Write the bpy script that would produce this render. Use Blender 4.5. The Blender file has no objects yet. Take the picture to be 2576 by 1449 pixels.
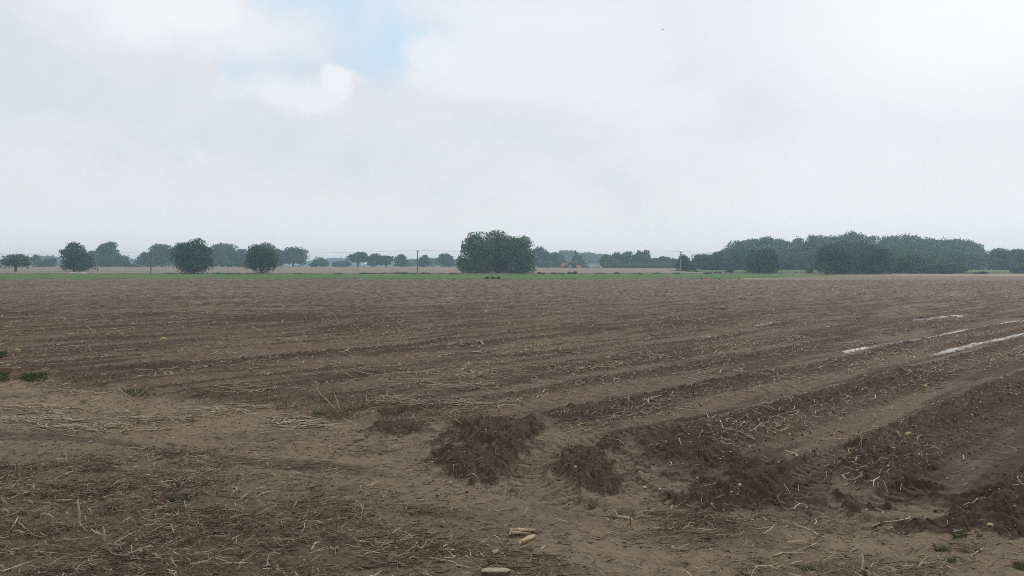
import bpy, math, random
import numpy as np
from mathutils import Vector, Matrix

# ------------------------------------------------------------------ camera, world, sun
S = bpy.context.scene
COL = S.collection
FD = 2163.0                 # focal length in measuring units (a 2576 x 1449 frame)
HC = 1.9                    # eye height
HY = 675.0                  # row of the horizon in those units
PITCH = math.atan((724.5 - HY) / FD)
cam_d = bpy.data.cameras.new('camera')
cam_d.sensor_fit = 'HORIZONTAL'
cam_d.angle = 2 * math.atan(1288 / FD)
cam_d.clip_start = 0.1
cam_d.clip_end = 9000
cam = bpy.data.objects.new('camera', cam_d)
COL.objects.link(cam)
cam.location = (0, 0, HC)
cam.rotation_euler = (math.pi / 2 - PITCH, 0, 0)
S.camera = cam
S.view_settings.view_transform = 'Standard'
S.view_settings.look = 'None'
S.view_settings.exposure = 0.04
S.view_settings.gamma = 1
try:
    S.cycles.use_denoising = False
    S.cycles.filter_width = 1.0
    S.cycles.volume_bounces = 1
    S.cycles.max_bounces = 6
    S.cycles.diffuse_bounces = 3
    S.cycles.use_light_tree = False
except Exception:
    pass

SUN_EL, SUN_AZ = math.radians(40), math.radians(42)
sd = Vector((math.sin(SUN_AZ) * math.cos(SUN_EL), math.cos(SUN_AZ) * math.cos(SUN_EL), math.sin(SUN_EL)))
sun_d = bpy.data.lights.new('sun', 'SUN')
sun_d.energy = 1.5
sun_d.angle = math.radians(12)
sun_d.color = (1.0, 0.94, 0.85)
sun = bpy.data.objects.new('sun', sun_d)
sun.rotation_euler = (-sd).to_track_quat('-Z', 'Y').to_euler()
COL.objects.link(sun)


class NT:
    """small helper to write node trees"""
    def __init__(s, tree):
        s.t = tree
        tree.nodes.clear()

    def n(s, typ, **kw):
        nd = s.t.nodes.new(typ)
        for k, v in kw.items():
            setattr(nd, k, v)
        return nd

    def put(s, sock, v):
        if v is None:
            return
        if isinstance(v, bpy.types.NodeSocket):
            s.t.links.new(v, sock)
        else:
            if hasattr(sock.default_value, '__len__') and not hasattr(v, '__len__'):
                v = [v] * len(sock.default_value)
            if hasattr(v, '__len__') and len(v) == 3 and len(sock.default_value) == 4:
                v = list(v) + [1]
            sock.default_value = v

    def m(s, op, a, b=None, c=None, clamp=False):
        nd = s.n('ShaderNodeMath', operation=op)
        nd.use_clamp = clamp
        for i, v in enumerate((a, b, c)):
            s.put(nd.inputs[i], v)
        return nd.outputs[0]

    def ss(s, x, a, b, o0=0.0, o1=1.0):
        nd = s.n('ShaderNodeMapRange', interpolation_type='SMOOTHSTEP')
        for i, v in enumerate((x, a, b, o0, o1)):
            s.put(nd.inputs[i], v)
        return nd.outputs[0]

    def mix(s, f, a, b, mode='MIX'):
        nd = s.n('ShaderNodeMix', data_type='RGBA', blend_type=mode)
        s.put(nd.inputs[0], f)
        s.put(nd.inputs[6], a)
        s.put(nd.inputs[7], b)
        return nd.outputs[2]

    def noise(s, vec, scale, detail=3, rough=0.5, dist=0.0, out=0):
        nd = s.n('ShaderNodeTexNoise')
        s.put(nd.inputs['Vector'], vec)
        s.put(nd.inputs['Scale'], scale)
        s.put(nd.inputs['Detail'], detail)
        s.put(nd.inputs['Roughness'], rough)
        s.put(nd.inputs['Distortion'], dist)
        return nd.outputs[out]


W = bpy.data.worlds.new('World')
S.world = W
W.use_nodes = True
T = NT(W.node_tree)
sky = T.n('ShaderNodeTexSky', sky_type='NISHITA')
sky.sun_disc = False
sky.sun_elevation = SUN_EL
sky.sun_rotation = SUN_AZ
sky.dust_density = 3
sky.ozone_density = 2
tc = T.n('ShaderNodeTexCoord')
sep = T.n('ShaderNodeSeparateXYZ')
T.put(sep.inputs[0], tc.outputs['Generated'])
dx, dy, dz = sep.outputs
az = T.m('ARCTAN2', dx, dy)                 # 0 = straight ahead (+Y), positive to the right
hor = T.m('SQRT', T.m('ADD', T.m('MULTIPLY', dx, dx), T.m('MULTIPLY', dy, dy)))
el = T.m('ARCTAN2', dz, hor)
vm = T.n('ShaderNodeVectorMath', operation='SCALE')
T.put(vm.inputs[0], tc.outputs['Generated'])
vm.inputs[3].default_value = 1.0
nw = T.noise(vm.outputs[0], 6, 7, 0.6, out=1)
sp2 = T.n('ShaderNodeSeparateXYZ')
T.put(sp2.inputs[0], nw)
azw = T.m('ADD', az, T.m('MULTIPLY', T.m('SUBTRACT', sp2.outputs[0], 0.5), 0.20))
elw = T.m('ADD', el, T.m('MULTIPLY', T.m('SUBTRACT', sp2.outputs[1], 0.5), 0.17))


def blob(x, y, rx, ry, amp=1.0, warp=True, edge=0.35):
    """soft patch of cloud in sky angles; x, y, rx, ry as read off the photograph"""
    a0 = math.atan((x - 1288) / FD)
    e0 = math.atan((HY - y) / FD * math.cos(a0))
    A, E = (azw, elw) if warp else (az, el)
    p = T.m('DIVIDE', T.m('SUBTRACT', A, a0), rx / FD)
    q = T.m('DIVIDE', T.m('SUBTRACT', E, e0), ry / FD)
    d = T.m('SQRT', T.m('ADD', T.m('MULTIPLY', p, p), T.m('MULTIPLY', q, q)))
    return T.ss(d, 1 + edge, 1 - edge, 0, amp)


def union(l):
    r = l[0]
    for b in l[1:]:
        r = T.m('MAXIMUM', r, b)
    return r


SK = 10.0     # cloud radiance is written for Background strength 0.1
def lin(r, g, b):
    f = lambda c: ((c / 255 + 0.055) / 1.055) ** 2.4 if c > 10 else c / 3294.6
    return (f(r), f(g), f(b))
def skc(r, g, b, k=1.0):
    l = lin(r, g, b)
    return tuple(c * SK * k for c in l)


n1 = T.noise(vm.outputs[0], 2.6, 5, 0.55, 0.4)
n2 = T.noise(vm.outputs[0], 9, 5, 0.5)
mpz = T.n('ShaderNodeMapping')
mpz.inputs['Scale'].default_value = (1, 1, 2.0)
T.put(mpz.inputs[0], tc.outputs['Generated'])
n3 = T.noise(mpz.outputs[0], 3.4, 7, 0.62, 0.5)
eh = T.ss(el, 0.0, 0.30)
base = T.mix(eh, skc(224, 228, 233), skc(228, 231, 236))
base = T.mix(T.ss(el, 0.16, 0.0, 0, .9), base, skc(244, 245, 245))
base = T.mix(T.ss(n3, 0.42, 0.68, 0, 0.75), base, skc(238, 241, 246))
base = T.mix(T.ss(n3, 0.50, 0.30, 0, 0.6), base, skc(216, 221, 229))
base = T.mix(T.ss(n2, 0.5, 0.8, 0, 0.12), base, skc(244, 245, 250))
gaps = union([blob(905, 45, 185, 105, edge=.6), blob(715, 160, 90, 72, .9, edge=.6), blob(930, 125, 105, 62, 0.85, edge=.6), blob(870, -60, 200, 120, edge=.6)])
base = T.mix(T.m('MULTIPLY', gaps, T.ss(n2, 0.30, 0.62, 0.30, 0.75)), base, skc(192, 224, 247))
soft = union([blob(2440, 60, 420, 190, 0.8, False, 0.8), blob(480, 30, 240, 90, 0.75, True, 0.7), blob(1350, 40, 260, 70, 0.25, True, 0.8), blob(2300, 330, 500, 160, 0.25, True, 0.8)])
base = T.mix(soft, base, skc(250, 251, 253))
puff = union([blob(855, 200, 58, 48, 0.85, True, 0.35), blob(790, 245, 95, 42, 0.7, True, 0.5), blob(1070, 125, 75, 50, 0.6, True, 0.35), blob(1095, 150, 85, 60, 0.5, True, 0.5), blob(700, 225, 75, 30, 0.4, True, 0.6), blob(515, 395, 30, 18, 0.25, True, 0.6), blob(1190, 190, 110, 50, 0.25, True, 0.6)])
base = T.mix(puff, base, skc(245, 246, 249))
# grey overhead cloud, outside the frame, added to weaken sky fill against the sun
base = T.mix(T.ss(el, 0.42, 1.0, 0, 0.85), base, skc(216, 219, 225))
# thin cloud lets a little of the clear sky through
T.t.nodes
cl = T.mix(0.955, sky.outputs[0], base)
bg = T.n('ShaderNodeBackground')
bg.inputs['Strength'].default_value = 0.1
T.put(bg.inputs[0], cl)
wo = T.n('ShaderNodeOutputWorld')
T.put(wo.inputs[0], bg.outputs[0])

# ------------------------------------------------------------------ helpers
rs = np.random.RandomState(11)
random.seed(7)
TAB = rs.rand(65536).astype(np.float64) * 2 - 1


def vn(x, y, seed=0):
    """value noise -1..1"""
    x = np.asarray(x, float)
    y = np.asarray(y, float)
    ix = np.floor(x).astype(np.int64)
    iy = np.floor(y).astype(np.int64)
    fx = x - ix
    fy = y - iy
    fx = fx * fx * fx * (fx * (fx * 6 - 15) + 10)
    fy = fy * fy * fy * (fy * (fy * 6 - 15) + 10)
    def h(a, b):
        k = (a * 73856093) ^ (b * 19349663) ^ (seed * 83492791)
        k = (k ^ (k >> 13)) * 1274126177
        return TAB[(k ^ (k >> 16)) & 0xFFFF]
    a = h(ix, iy); b = h(ix + 1, iy); c = h(ix, iy + 1); d = h(ix + 1, iy + 1)
    return (a + (b - a) * fx) * (1 - fy) + (c + (d - c) * fx) * fy


def sstep(x, a, b):
    t = np.clip((np.asarray(x, float) - a) / (b - a), 0, 1)
    return t * t * (3 - 2 * t)


CP, SP = math.cos(PITCH), math.sin(PITCH)


def gp(x, y, z=0.0):
    """point of the plane at height z seen at photo position x, y"""
    a = (x - 1288) / FD
    b = (y - 724.5) / FD
    dyy = CP - b * SP
    dzz = -SP - b * CP
    s = (z - HC) / dzz
    return Vector((a * s, dyy * s, z))


def DX(X, Y):
    """photo position of a ground point (z = 0), vectorised"""
    Yc = Y * CP + HC * SP
    return 1288 + FD * X / np.maximum(Yc, 0.3), 724.5 + FD * (HC * CP - Y * SP) / np.maximum(Yc, 0.3)


def link(name, me, mat=None, parent=None, loc=None):
    o = bpy.data.objects.new(name, me)
    COL.objects.link(o)
    if mat is not None:
        me.materials.append(mat)
    if parent is not None:
        o.parent = parent
    if loc is not None:
        o.location = loc
    return o


def tag(o, label=None, cat=None, group=None, kind=None):
    if label: o['label'] = label
    if cat: o['category'] = cat
    if group: o['group'] = group
    if kind: o['kind'] = kind
    return o


def empty(name, loc, rz=0.0):
    o = bpy.data.objects.new(name, None)
    o.empty_display_size = 0.2
    COL.objects.link(o)
    o.location = loc
    o.rotation_euler = (0, 0, rz)
    return o


def npmesh(name, V, F, smooth=False):
    """V (n,3), F (m,k) with constant k"""
    me = bpy.data.meshes.new(name)
    V = np.ascontiguousarray(V, dtype=np.float32)
    F = np.ascontiguousarray(F, dtype=np.int32)
    m, k = F.shape
    me.vertices.add(len(V))
    me.vertices.foreach_set('co', V.ravel())
    me.loops.add(m * k)
    me.loops.foreach_set('vertex_index', F.ravel())
    me.polygons.add(m)
    me.polygons.foreach_set('loop_start', np.arange(0, m * k, k, dtype=np.int32))
    me.update(calc_edges=True)
    me.polygons.foreach_set('use_smooth', np.full(m, smooth, dtype=bool))
    return me


def vcol(me, name, arr):
    a = me.attributes.new(name, 'FLOAT_COLOR', 'POINT')
    buf = np.ones((len(arr), 4), np.float32)
    buf[:, :arr.shape[1]] = arr
    a.data.foreach_set('color', buf.ravel())


class MB:
    """collects polygons of one mesh"""
    def __init__(s):
        s.v = []; s.f = []

    def add(s, vs, fs):
        o = len(s.v)
        s.v += [tuple(v) for v in vs]
        s.f += [tuple(i + o for i in f) for f in fs]

    def box(s, c, d, rz=0.0):
        cx, cy, cz = c
        hx, hy, hz = d[0] / 2, d[1] / 2, d[2] / 2
        ca, sa = math.cos(rz), math.sin(rz)
        vs = []
        for z in (-hz, hz):
            for x, y in ((-hx, -hy), (hx, -hy), (hx, hy), (-hx, hy)):
                vs.append((cx + x * ca - y * sa, cy + x * sa + y * ca, cz + z))
        s.add(vs, [(3, 2, 1, 0), (4, 5, 6, 7), (0, 1, 5, 4), (1, 2, 6, 5), (2, 3, 7, 6), (3, 0, 4, 7)])

    def tube(s, pts, rad, n=6, cap=True, wob=0.0):
        pts = [Vector(p) for p in pts]
        if not hasattr(rad, '__len__'):
            rad = [rad] * len(pts)
        vs = []
        for i, p in enumerate(pts):
            d = (pts[min(i + 1, len(pts) - 1)] - pts[max(i - 1, 0)]).normalized()
            up = Vector((0, 0, 1)) if abs(d.z) < 0.9 else Vector((1, 0, 0))
            a = d.cross(up).normalized()
            b = d.cross(a).normalized()
            for k in range(n):
                t = 2 * math.pi * k / n
                r = rad[i] * (1 + wob * (random.random() - 0.5))
                vs.append(p + a * math.cos(t) * r + b * math.sin(t) * r)
        fs = []
        for i in range(len(pts) - 1):
            for k in range(n):
                k2 = (k + 1) % n
                fs.append((i * n + k, i * n + k2, (i + 1) * n + k2, (i + 1) * n + k))
        if cap:
            fs.append(tuple(range(n)))
            fs.append(tuple(range(len(pts) * n - 1, (len(pts) - 1) * n - 1, -1)))
        s.add(vs, fs)

    def mesh(s, name, smooth=False):
        me = bpy.data.meshes.new(name)
        me.from_pydata(s.v, [], s.f)
        me.update()
        import bmesh
        bm = bmesh.new(); bm.from_mesh(me)
        bmesh.ops.recalc_face_normals(bm, faces=bm.faces)
        bm.to_mesh(me); bm.free()
        if smooth:
            me.polygons.foreach_set('use_smooth', [True] * len(me.polygons))
        return me

    def build(s, name, mat, parent=None, smooth=False, loc=None):
        return link(name, s.mesh(name, smooth), mat, parent, loc)


def mat(name, col, rough=0.8, spec=0.3, var=0.0, scale=5.0, col2=None, bump=0.0, bscale=30.0):
    m = bpy.data.materials.new(name)
    m.use_nodes = True
    t = NT(m.node_tree)
    c = t.n('ShaderNodeTexCoord').outputs['Object']
    p = t.n('ShaderNodeBsdfPrincipled')
    nz = t.noise(c, scale, 4, 0.6)
    c2 = col2 if col2 is not None else tuple(x * (1 - var) for x in col)
    t.put(p.inputs['Base Color'], t.mix(t.ss(nz, 0.35, 0.65), col, c2))
    p.inputs['Roughness'].default_value = rough
    p.inputs['Specular IOR Level'].default_value = spec
    if bump:
        b = t.n('ShaderNodeBump')
        b.inputs['Strength'].default_value = bump
        b.inputs['Distance'].default_value = 0.01
        t.put(b.inputs['Height'], t.noise(c, bscale, 4, 0.6))
        t.put(p.inputs['Normal'], b.outputs[0])
    t.put(t.n('ShaderNodeOutputMaterial').inputs[0], p.outputs[0])
    return m


def attr_mat(name, attr='tint', rough=0.85, transl=0.0, spec=0.2):
    m = bpy.data.materials.new(name)
    m.use_nodes = True
    t = NT(m.node_tree)
    a = t.n('ShaderNodeAttribute', attribute_name=attr)
    p = t.n('ShaderNodeBsdfPrincipled')
    geo = t.n('ShaderNodeNewGeometry')
    nz = t.noise(geo.outputs['Position'], 60, 2, 0.6)
    c = t.mix(t.ss(nz, 0.3, 0.7, 0.0, 0.35), a.outputs[0], (0.03, 0.022, 0.015))
    t.put(p.inputs['Base Color'], c)
    p.inputs['Roughness'].default_value = rough
    p.inputs['Specular IOR Level'].default_value = spec
    out = p.outputs[0]
    if transl:
        tr = t.n('ShaderNodeBsdfTranslucent')
        t.put(tr.inputs[0], c)
        mx = t.n('ShaderNodeMixShader')
        mx.inputs[0].default_value = transl
        t.put(mx.inputs[1], out); t.put(mx.inputs[2], tr.outputs[0])
        out = mx.outputs[0]
    t.put(t.n('ShaderNodeOutputMaterial').inputs[0], out)
    return m


# ------------------------------------------------------------------ the ground
UX, UY = 0.669, 0.743          # direction of the potato rows
NXv, NYv = 0.743, -0.669
V0, PER = -2.1, 1.74           # wheel tracks lie at v = V0 + PER*k
_edge = [(-1400, 900), (-200, 955), (0, 972), (300, 1000), (600, 1030), (850, 1060), (1000, 1074), (1150, 1074), (1340, 1068), (1450, 1100), (1590, 1128), (1660, 1178), (1800, 1235), (1990, 1300), (2130, 1225), (2330, 1290), (2576, 1350), (2900, 1420)]
EX = np.array([gp(x, y).x for x, y in _edge]); EY = np.array([gp(x, y).y for x, y in _edge])

MOUNDS = [  # photo x, y, half widths, height
    (1000, 1083, 85, 17, 0.06), (1245, 1098, 120, 40, 0.13), (1200, 1178, 115, 44, 0.12), (1150, 1165, 70, 26, 0.05),
    (1462, 1185, 68, 52, 0.12), (1500, 1222, 60, 26, 0.07), (1535, 1122, 45, 20, 0.09), (1905, 1205, 90, 55, 0.10),
    (1760, 1140, 110, 55, 0.05), (1830, 1240, 150, 40, 0.05), (2235, 1170, 130, 75, 0.07), (2480, 1285, 120, 60, 0.09), (2560, 1320, 90, 40, 0.07), (2350, 1330, 90, 18, 0.03),
    (2100, 1265, 120, 26, 0.02)]
PROF_T = [0, .13, .17, .22, .29, .38, .47, .54, .60, .67, .75, .84, .90, 1]
PROF_H = [0, 0.0, .02, .065, .085, .07, .045, .03, .035, .055, .045, .015, 0.0, 0]
ROU_T = [0, .12, .17, .22, .42, .52, .6, .8, .88, 1]
ROU_H = [0, 0.05, .6, 1, 1, .8, .85, .75, .15, 0]


RUTS = []
PUD = [([(2130, 884), (2215, 869), (2300, 855), (2380, 842), (2460, 829)], .065), ([(2355, 893), (2440, 871), (2520, 853), (2640, 828)], .09), ([(2490, 823), (2575, 811)], .16), ([(1890, 830), (1950, 824)], .12), ([(2075, 829), (2130, 823)], .10), ([(2300, 812), (2420, 797)], .12)]
def pdist(X, Y, P):
    best = np.full(np.shape(X), 99.0); al = np.zeros(np.shape(X)); acc = 0.0
    for (x0, y0), (x1, y1) in zip(P[:-1], P[1:]):
        dx_, dy_ = x1 - x0, y1 - y0
        L2 = dx_ * dx_ + dy_ * dy_
        f = np.clip(((X - x0) * dx_ + (Y - y0) * dy_) / L2, 0, 1)
        d = np.hypot(X - x0 - f * dx_, Y - y0 - f * dy_)
        m_ = d < best
        al = np.where(m_, acc + f * math.sqrt(L2), al)
        best = np.minimum(best, d); acc += math.sqrt(L2)
    return best, al


for _P, _w in [([(1760, 1062), (1560, 1098), (1420, 1130), (1335, 1165), (1325, 1215), (1420, 1270), (1560, 1300)], .34), ([(1560, 1140), (1590, 1200), (1680, 1262)], .16),
               ([(2130, 1130), (2040, 1190), (2030, 1240), (2080, 1290), (2240, 1330)], .36), ([(1080, 1120), (1200, 1140), (1330, 1150)], .22), ([(1390, 1150), (1400, 1200), (1440, 1255)], .12), ([(2330, 1225), (2200, 1262), (2080, 1262)], .30)]:
    RUTS.append(([tuple(gp(*q)[:2]) for q in _P], _w))


PUDG = [([tuple(gp(*q)[:2]) for q in P_], w_) for P_, w_ in PUD]


def terr(Y):
    return np.interp(Y, [-3000, 274, 600, 1000, 3000], [0, 0, 2.5, 4.0, 5.0])


WETPATH = [(-50, 1090), (120, 1092), (240, 1105), (330, 1125), (480, 1150), (640, 1166), (800, 1180), (950, 1195), (1080, 1205)]
WET_E = [(2440, 1165, 95, 45, .42), (2200, 1080, 60, 22, 0.25), (1545, 1425, 190, 16, 0.3), (1900, 1450, 120, 18, 0.4), (1240, 1385, 180, 16, 0.3), (760, 1285, 120, 12, 0.2), (2510, 1085, 90, 40, 0.3),
         (1290, 1335, 90, 14, 0.3), (1330, 1150, 50, 8, 0.2)]
MAT_E = [(100, 1300, 620, 160, 1.0), (330, 1420, 650, 60, 1.0), (640, 1330, 420, 80, 0.8), (950, 1400, 260, 70, 0.7), (1120, 1395, 160, 42, 0.8), (1790, 1330, 170, 42, 0.75), (1950, 1375, 110, 25, 0.35), (2080, 1425, 260, 30, 0.55), (1300, 1440, 240, 22, 0.6),
         (850, 1240, 130, 22, 0.45), (1120, 1300, 130, 20, 0.45), (700, 1230, 140, 18, 0.35), (60, 1165, 130, 25, 0.5), (2420, 1385, 120, 26, 0.25), (500, 1180, 90, 14, 0.2), (1650, 1300, 150, 20, 0.3), (2300, 1435, 180, 20, 0.4)]
WEED_P = [(-400, 930), (0, 955), (200, 965), (330, 985), (470, 1000), (640, 1012), (780, 1025), (950, 1040), (1120, 1045)]


def ell(px, py, L):
    r = np.zeros_like(px)
    for cx, cy, rx, ry, a in L:
        d = ((px - cx) / rx) ** 2 + ((py - cy) / ry) ** 2
        r = np.maximum(r, a * np.exp(-d * 0.9) * 1.35)
    return np.clip(r, 0, 1)


def polyd(px, py, P, ysc):
    x = np.array([p[0] for p in P]); y = np.array([p[1] for p in P])
    return np.abs(py - np.interp(px, x, y)) / ysc


def ground(X, Y, fine=True):
    X = np.asarray(X, float); Y = np.asarray(Y, float)
    R = np.hypot(X, Y)
    u = X * UX + Y * UY
    v = X * NXv + Y * NYv
    v = v + 0.05 * vn(u / 3.6, v / 1.7, 3) + 0.03 * vn(u / .7, v / .6, 4)
    tk = (v - V0) / PER
    k = np.floor(tk); t = tk - k
    rk = TAB[(k.astype(np.int64) * 7919 + 13) & 0xFFFF]
    s = (Y - np.interp(X, EX, EY)) * 0.75 + 0.22 * vn(X / .8, Y / .8, 5) + .1 * vn(X / .3, Y / .3, 6)
    e = sstep(s, -0.25, 0.75)
    e = np.where(X > 25, sstep(v, 40, 0) * 0 + e, e)
    fld = e * sstep(Y, 150, 141)
    amp = np.interp(v, [-60, -30, -16, -11, -8.5, -7.3, 6], [.95, .95, .9, .85, .85, .95, 1.05]) * (1 + .22 * rk)
    amp = amp * (1 - .45 * ((v > -8) & (v < -3.9)) * sstep(X, 6, 11))
    amp = amp * (0.8 + 0.35 * vn(u / 2.2, v / .9, 7))
    far = sstep(v, -8.5, -12)
    h2 = (t * 2) % 1.0
    ph = np.interp(t, PROF_T, PROF_H) * (1 - far) + far * (.145 * np.sin(math.pi * h2) ** 2 * np.where(t < .5, 1, .7))
    ro = np.interp(t, ROU_T, ROU_H) * (1 - far) + far * (.22 + .7 * sstep(h2, .85, .5) * sstep(h2, .1, .3))
    ro = np.where(k == -3, ro * (1 - .7 * sstep(t, .50, .62)), ro)
    ph = np.where(k >= -3, ph * 1.25, ph)
    ro = np.where(k == -4, ro * (1 - .65 * sstep(t, .40, .6)), ro)
    z = ph * amp * fld
    row_t = TAB[(k.astype(np.int64) * 4241 + 77) & 0xFFFF]
    rough = ro * fld * (1 - far * (.25 - .35 * row_t))
    # far bench marks: some rows smoother
    rough = rough * np.clip(0.85 + .3 * vn(u / 3, v / 1.1, 8), 0.3, 1)
    px, py = DX(X, Y)
    near = R < 40
    rough0 = rough
    for cx, cy, rx, ry, h in MOUNDS:
        d = np.sqrt(((px - cx) / rx) ** 2 + ((py - cy) / ry) ** 2) + .28 * vn(X / .25, Y / .25, 9) + .2 * vn(X / .09, Y / .09, 10)
        w = sstep(d, 1.12, 0.45) * near
        z = z + h * .75 * w * (1 - 0.5 * fld)
        rough = np.maximum(rough, (.8 * sstep(d, 1.15, 0.75) + .35 * sstep(d, 1.9, .9) * np.clip(.3 + vn(X / .07, Y / .07, 29) + .6 * vn(X / .2, Y / .2, 30), 0, 1)) * near)
    crm = ell(px, py, [(1610, 1190, 190, 60, .75), (1850, 1275, 230, 40, .8), (2330, 1300, 260, 45, .75), (1200, 1140, 210, 60, .7), (1380, 1230, 230, 26, .5), (2140, 1290, 160, 40, .6), (1000, 1090, 160, 22, .6), (2500, 1240, 120, 60, .7)]) * near
    crm = crm * np.clip(.5 + .9 * vn(X / .3, Y / .3, 44) + .5 * vn(X / .1, Y / .1, 45), 0, 1)
    rough = np.maximum(rough, crm)
    # wheel ruts where the tractor turned at the row ends
    lugs = 0
    for RP, wd in RUTS:
        d, al = pdist(X, Y, RP)
        d = d + .03 * vn(X / .3, Y / .3, 43)
        ins = sstep(d, wd * .55, wd * .42) * near
        lip = np.exp(-((d - wd * .62) / .045) ** 2) * near
        z = z * (1 - .75 * ins) - .010 * ins + lip * .018
        z = z - ins * .028 * sstep(np.sin(al * 48 + d * 14), -.2, .8)
        rough = rough * (1 - .6 * ins)
    # the slight bank of turned soil where the green strip begins
    bank = np.exp(-((Y - 143.2 - 1.2 * vn(X / 6, Y * 0, 31)) / 1.3) ** 2) * sstep(X, 48, 34)
    z = z + bank * (0.32 + 0.12 * vn(X / 1.4, Y * 0, 32))
    rough = np.maximum(rough, bank)
    z = z + 0.13 * np.exp(-((Y - 31) / 6.5) ** 2) * sstep(X, 22, 8) + 0.02 * vn(X / 1.9, Y / 1.9, 11) * sstep(R, 100, 30) + .012 * vn(X / .6, Y / .6, 12) * (1 - fld * .5)
    mt = ell(px, py, MAT_E) * near * (1 - fld)
    if fine:
        f1 = sstep(R, 60, 18)
        # clods: billowed noise on the crumbly soil
        c1 = np.abs(vn(X / .13, Y / .13, 14)); c2 = np.abs(vn(X / .06 + 7, Y / .06, 15)); c3 = np.abs(vn(X / .028, Y / .028, 16))
        lump = (0.045 * (c1 - .3) + 0.036 * (c2 - .3) + 0.024 * (c3 - .3))
        cr = np.clip((vn(X / .10, Y / .10, 17) - .45) * 2.2, 0, 1) * 0.020     # single bigger clods
        z = z + (lump * (0.45 + .55 * f1) + cr) * rough
        # headland: tyre-smeared silt with small lumps and shallow scratches
        sm = 1 - rough
        z = z + sm * (0.0065 * vn(X / .05, Y / .05, 18) + .009 * vn(X / .17, Y / .11, 19) + .003 * vn(X / .02, Y / .02, 20))
        lug = np.clip((vn(X / .16, Y / .07, 21) - .38) * 2, 0, 1)
        z = z + sm * lug * 0.013 * (1 - fld)
        z = z + mt * (0.010 * np.abs(vn(X / .06, Y / .03, 22)) + .006 * vn(X / .02, Y / .02, 23))
        # tread bars pressed into the turning place on the right
        tr = ell(px, py, [(2330, 1270, 150, 32, 1), (1340, 1170, 45, 30, .8)])
        z = z - tr * .018 * sstep(np.sin(Y * 34 + X * 6), .0, .9) * near
    # standing water lies in the lowered tracks
    wt = np.maximum(sstep(t, .14, .07), sstep(t, .88, .94)) * fld
    low = sstep(vn(u / 3.1 + 4, k * 3.3, 24), -.2, .6)
    wet_tr = wt * low * np.where((v > -12.5) & (v < -4.8) & (X > 2), 1, 0)
    z = z - 0.03 * wet_tr
    wet = np.maximum(ell(px, py, WET_E) * near * (0.6 + .6 * vn(X / .5, Y / .3, 25)), 0.26 * wet_tr)
    wp = sstep(polyd(px, py, WETPATH, 15) + .45 * vn(X / .35, Y / .2, 26), 1.0, .35) * near * sstep(px, 1120, 900)
    turn = ell(px, py, [(1560, 1175, 330, 90, .8), (2080, 1230, 300, 70, .7), (2480, 1200, 200, 120, .8), (1200, 1130, 160, 50, .5)]) * near * (.55 + .35 * vn(X / .6, Y / .4, 33))
    damp = np.clip(np.maximum(np.maximum(wp * .75, turn * .7), sstep(vn(X / 1.3, Y / .8, 27), .25, .7) * .35 * near * (1 - fld)), 0, 1)
    z = z - .012 * wp
    for PP, wd in PUDG:
        d, al = pdist(X, Y, PP)
        d = d + .05 * vn(X / .5, Y / .5, 28)
        wet = np.maximum(wet, .8 * sstep(d, wd * 1.9, wd * .6))
        z = z - .022 * sstep(d, wd * .8, wd * .3)
        rough = rough * (1 - .8 * sstep(d, wd * 1.2, wd * .6))
    z = z + terr(Y)
    return z, np.clip(rough, 0, 1), np.clip(wet, 0, 1), mt, damp, fld, t, v, px, py


def build_ground():
    th = np.concatenate([np.linspace(-180, -37, 90, endpoint=False), np.linspace(-37, 37, 1300), np.linspace(37, 180, 90)[1:-1]])
    th = np.radians(th)
    k = 860.0 * HC
    vv = np.arange(330, 6, -0.4)
    vv2 = np.geomspace(6, 0.62, 110)[1:]
    r = np.concatenate([[0.4, 0.9, 1.6, 2.4, 3.2, 3.9, 4.5], k / vv, k / vv2])
    n, m = len(th), len(r)
    Tm, Rm = np.meshgrid(th, r)
    X = Rm * np.sin(Tm); Y = Rm * np.cos(Tm)
    X = X.ravel(); Y = Y.ravel()
    z, rough, wet, mt, damp, fld, t, v, px, py = ground(X, Y)
    V = np.stack([X, Y, z], 1)
    V = np.vstack([V, [[0, 0, 0]]])
    i = np.arange(m - 1)[:, None]; j = np.arange(n)[None, :]
    j2 = (j + 1) % n
    F = np.stack([i * n + j, i * n + j2, (i + 1) * n + j2, (i + 1) * n + j], -1).reshape(-1, 4)
    F = F[:, ::-1]
    me = npmesh('ground', V, F, True)
    one = np.zeros((1, 3))
    vcol(me, 'masks', np.vstack([np.stack([rough, wet, mt], 1), one]))
    # second set: damp, field, beyond
    bey = sstep(Y, 150, 175)
    vcol(me, 'masks2', np.vstack([np.stack([damp, fld, bey], 1), one]))
    return me


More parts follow.
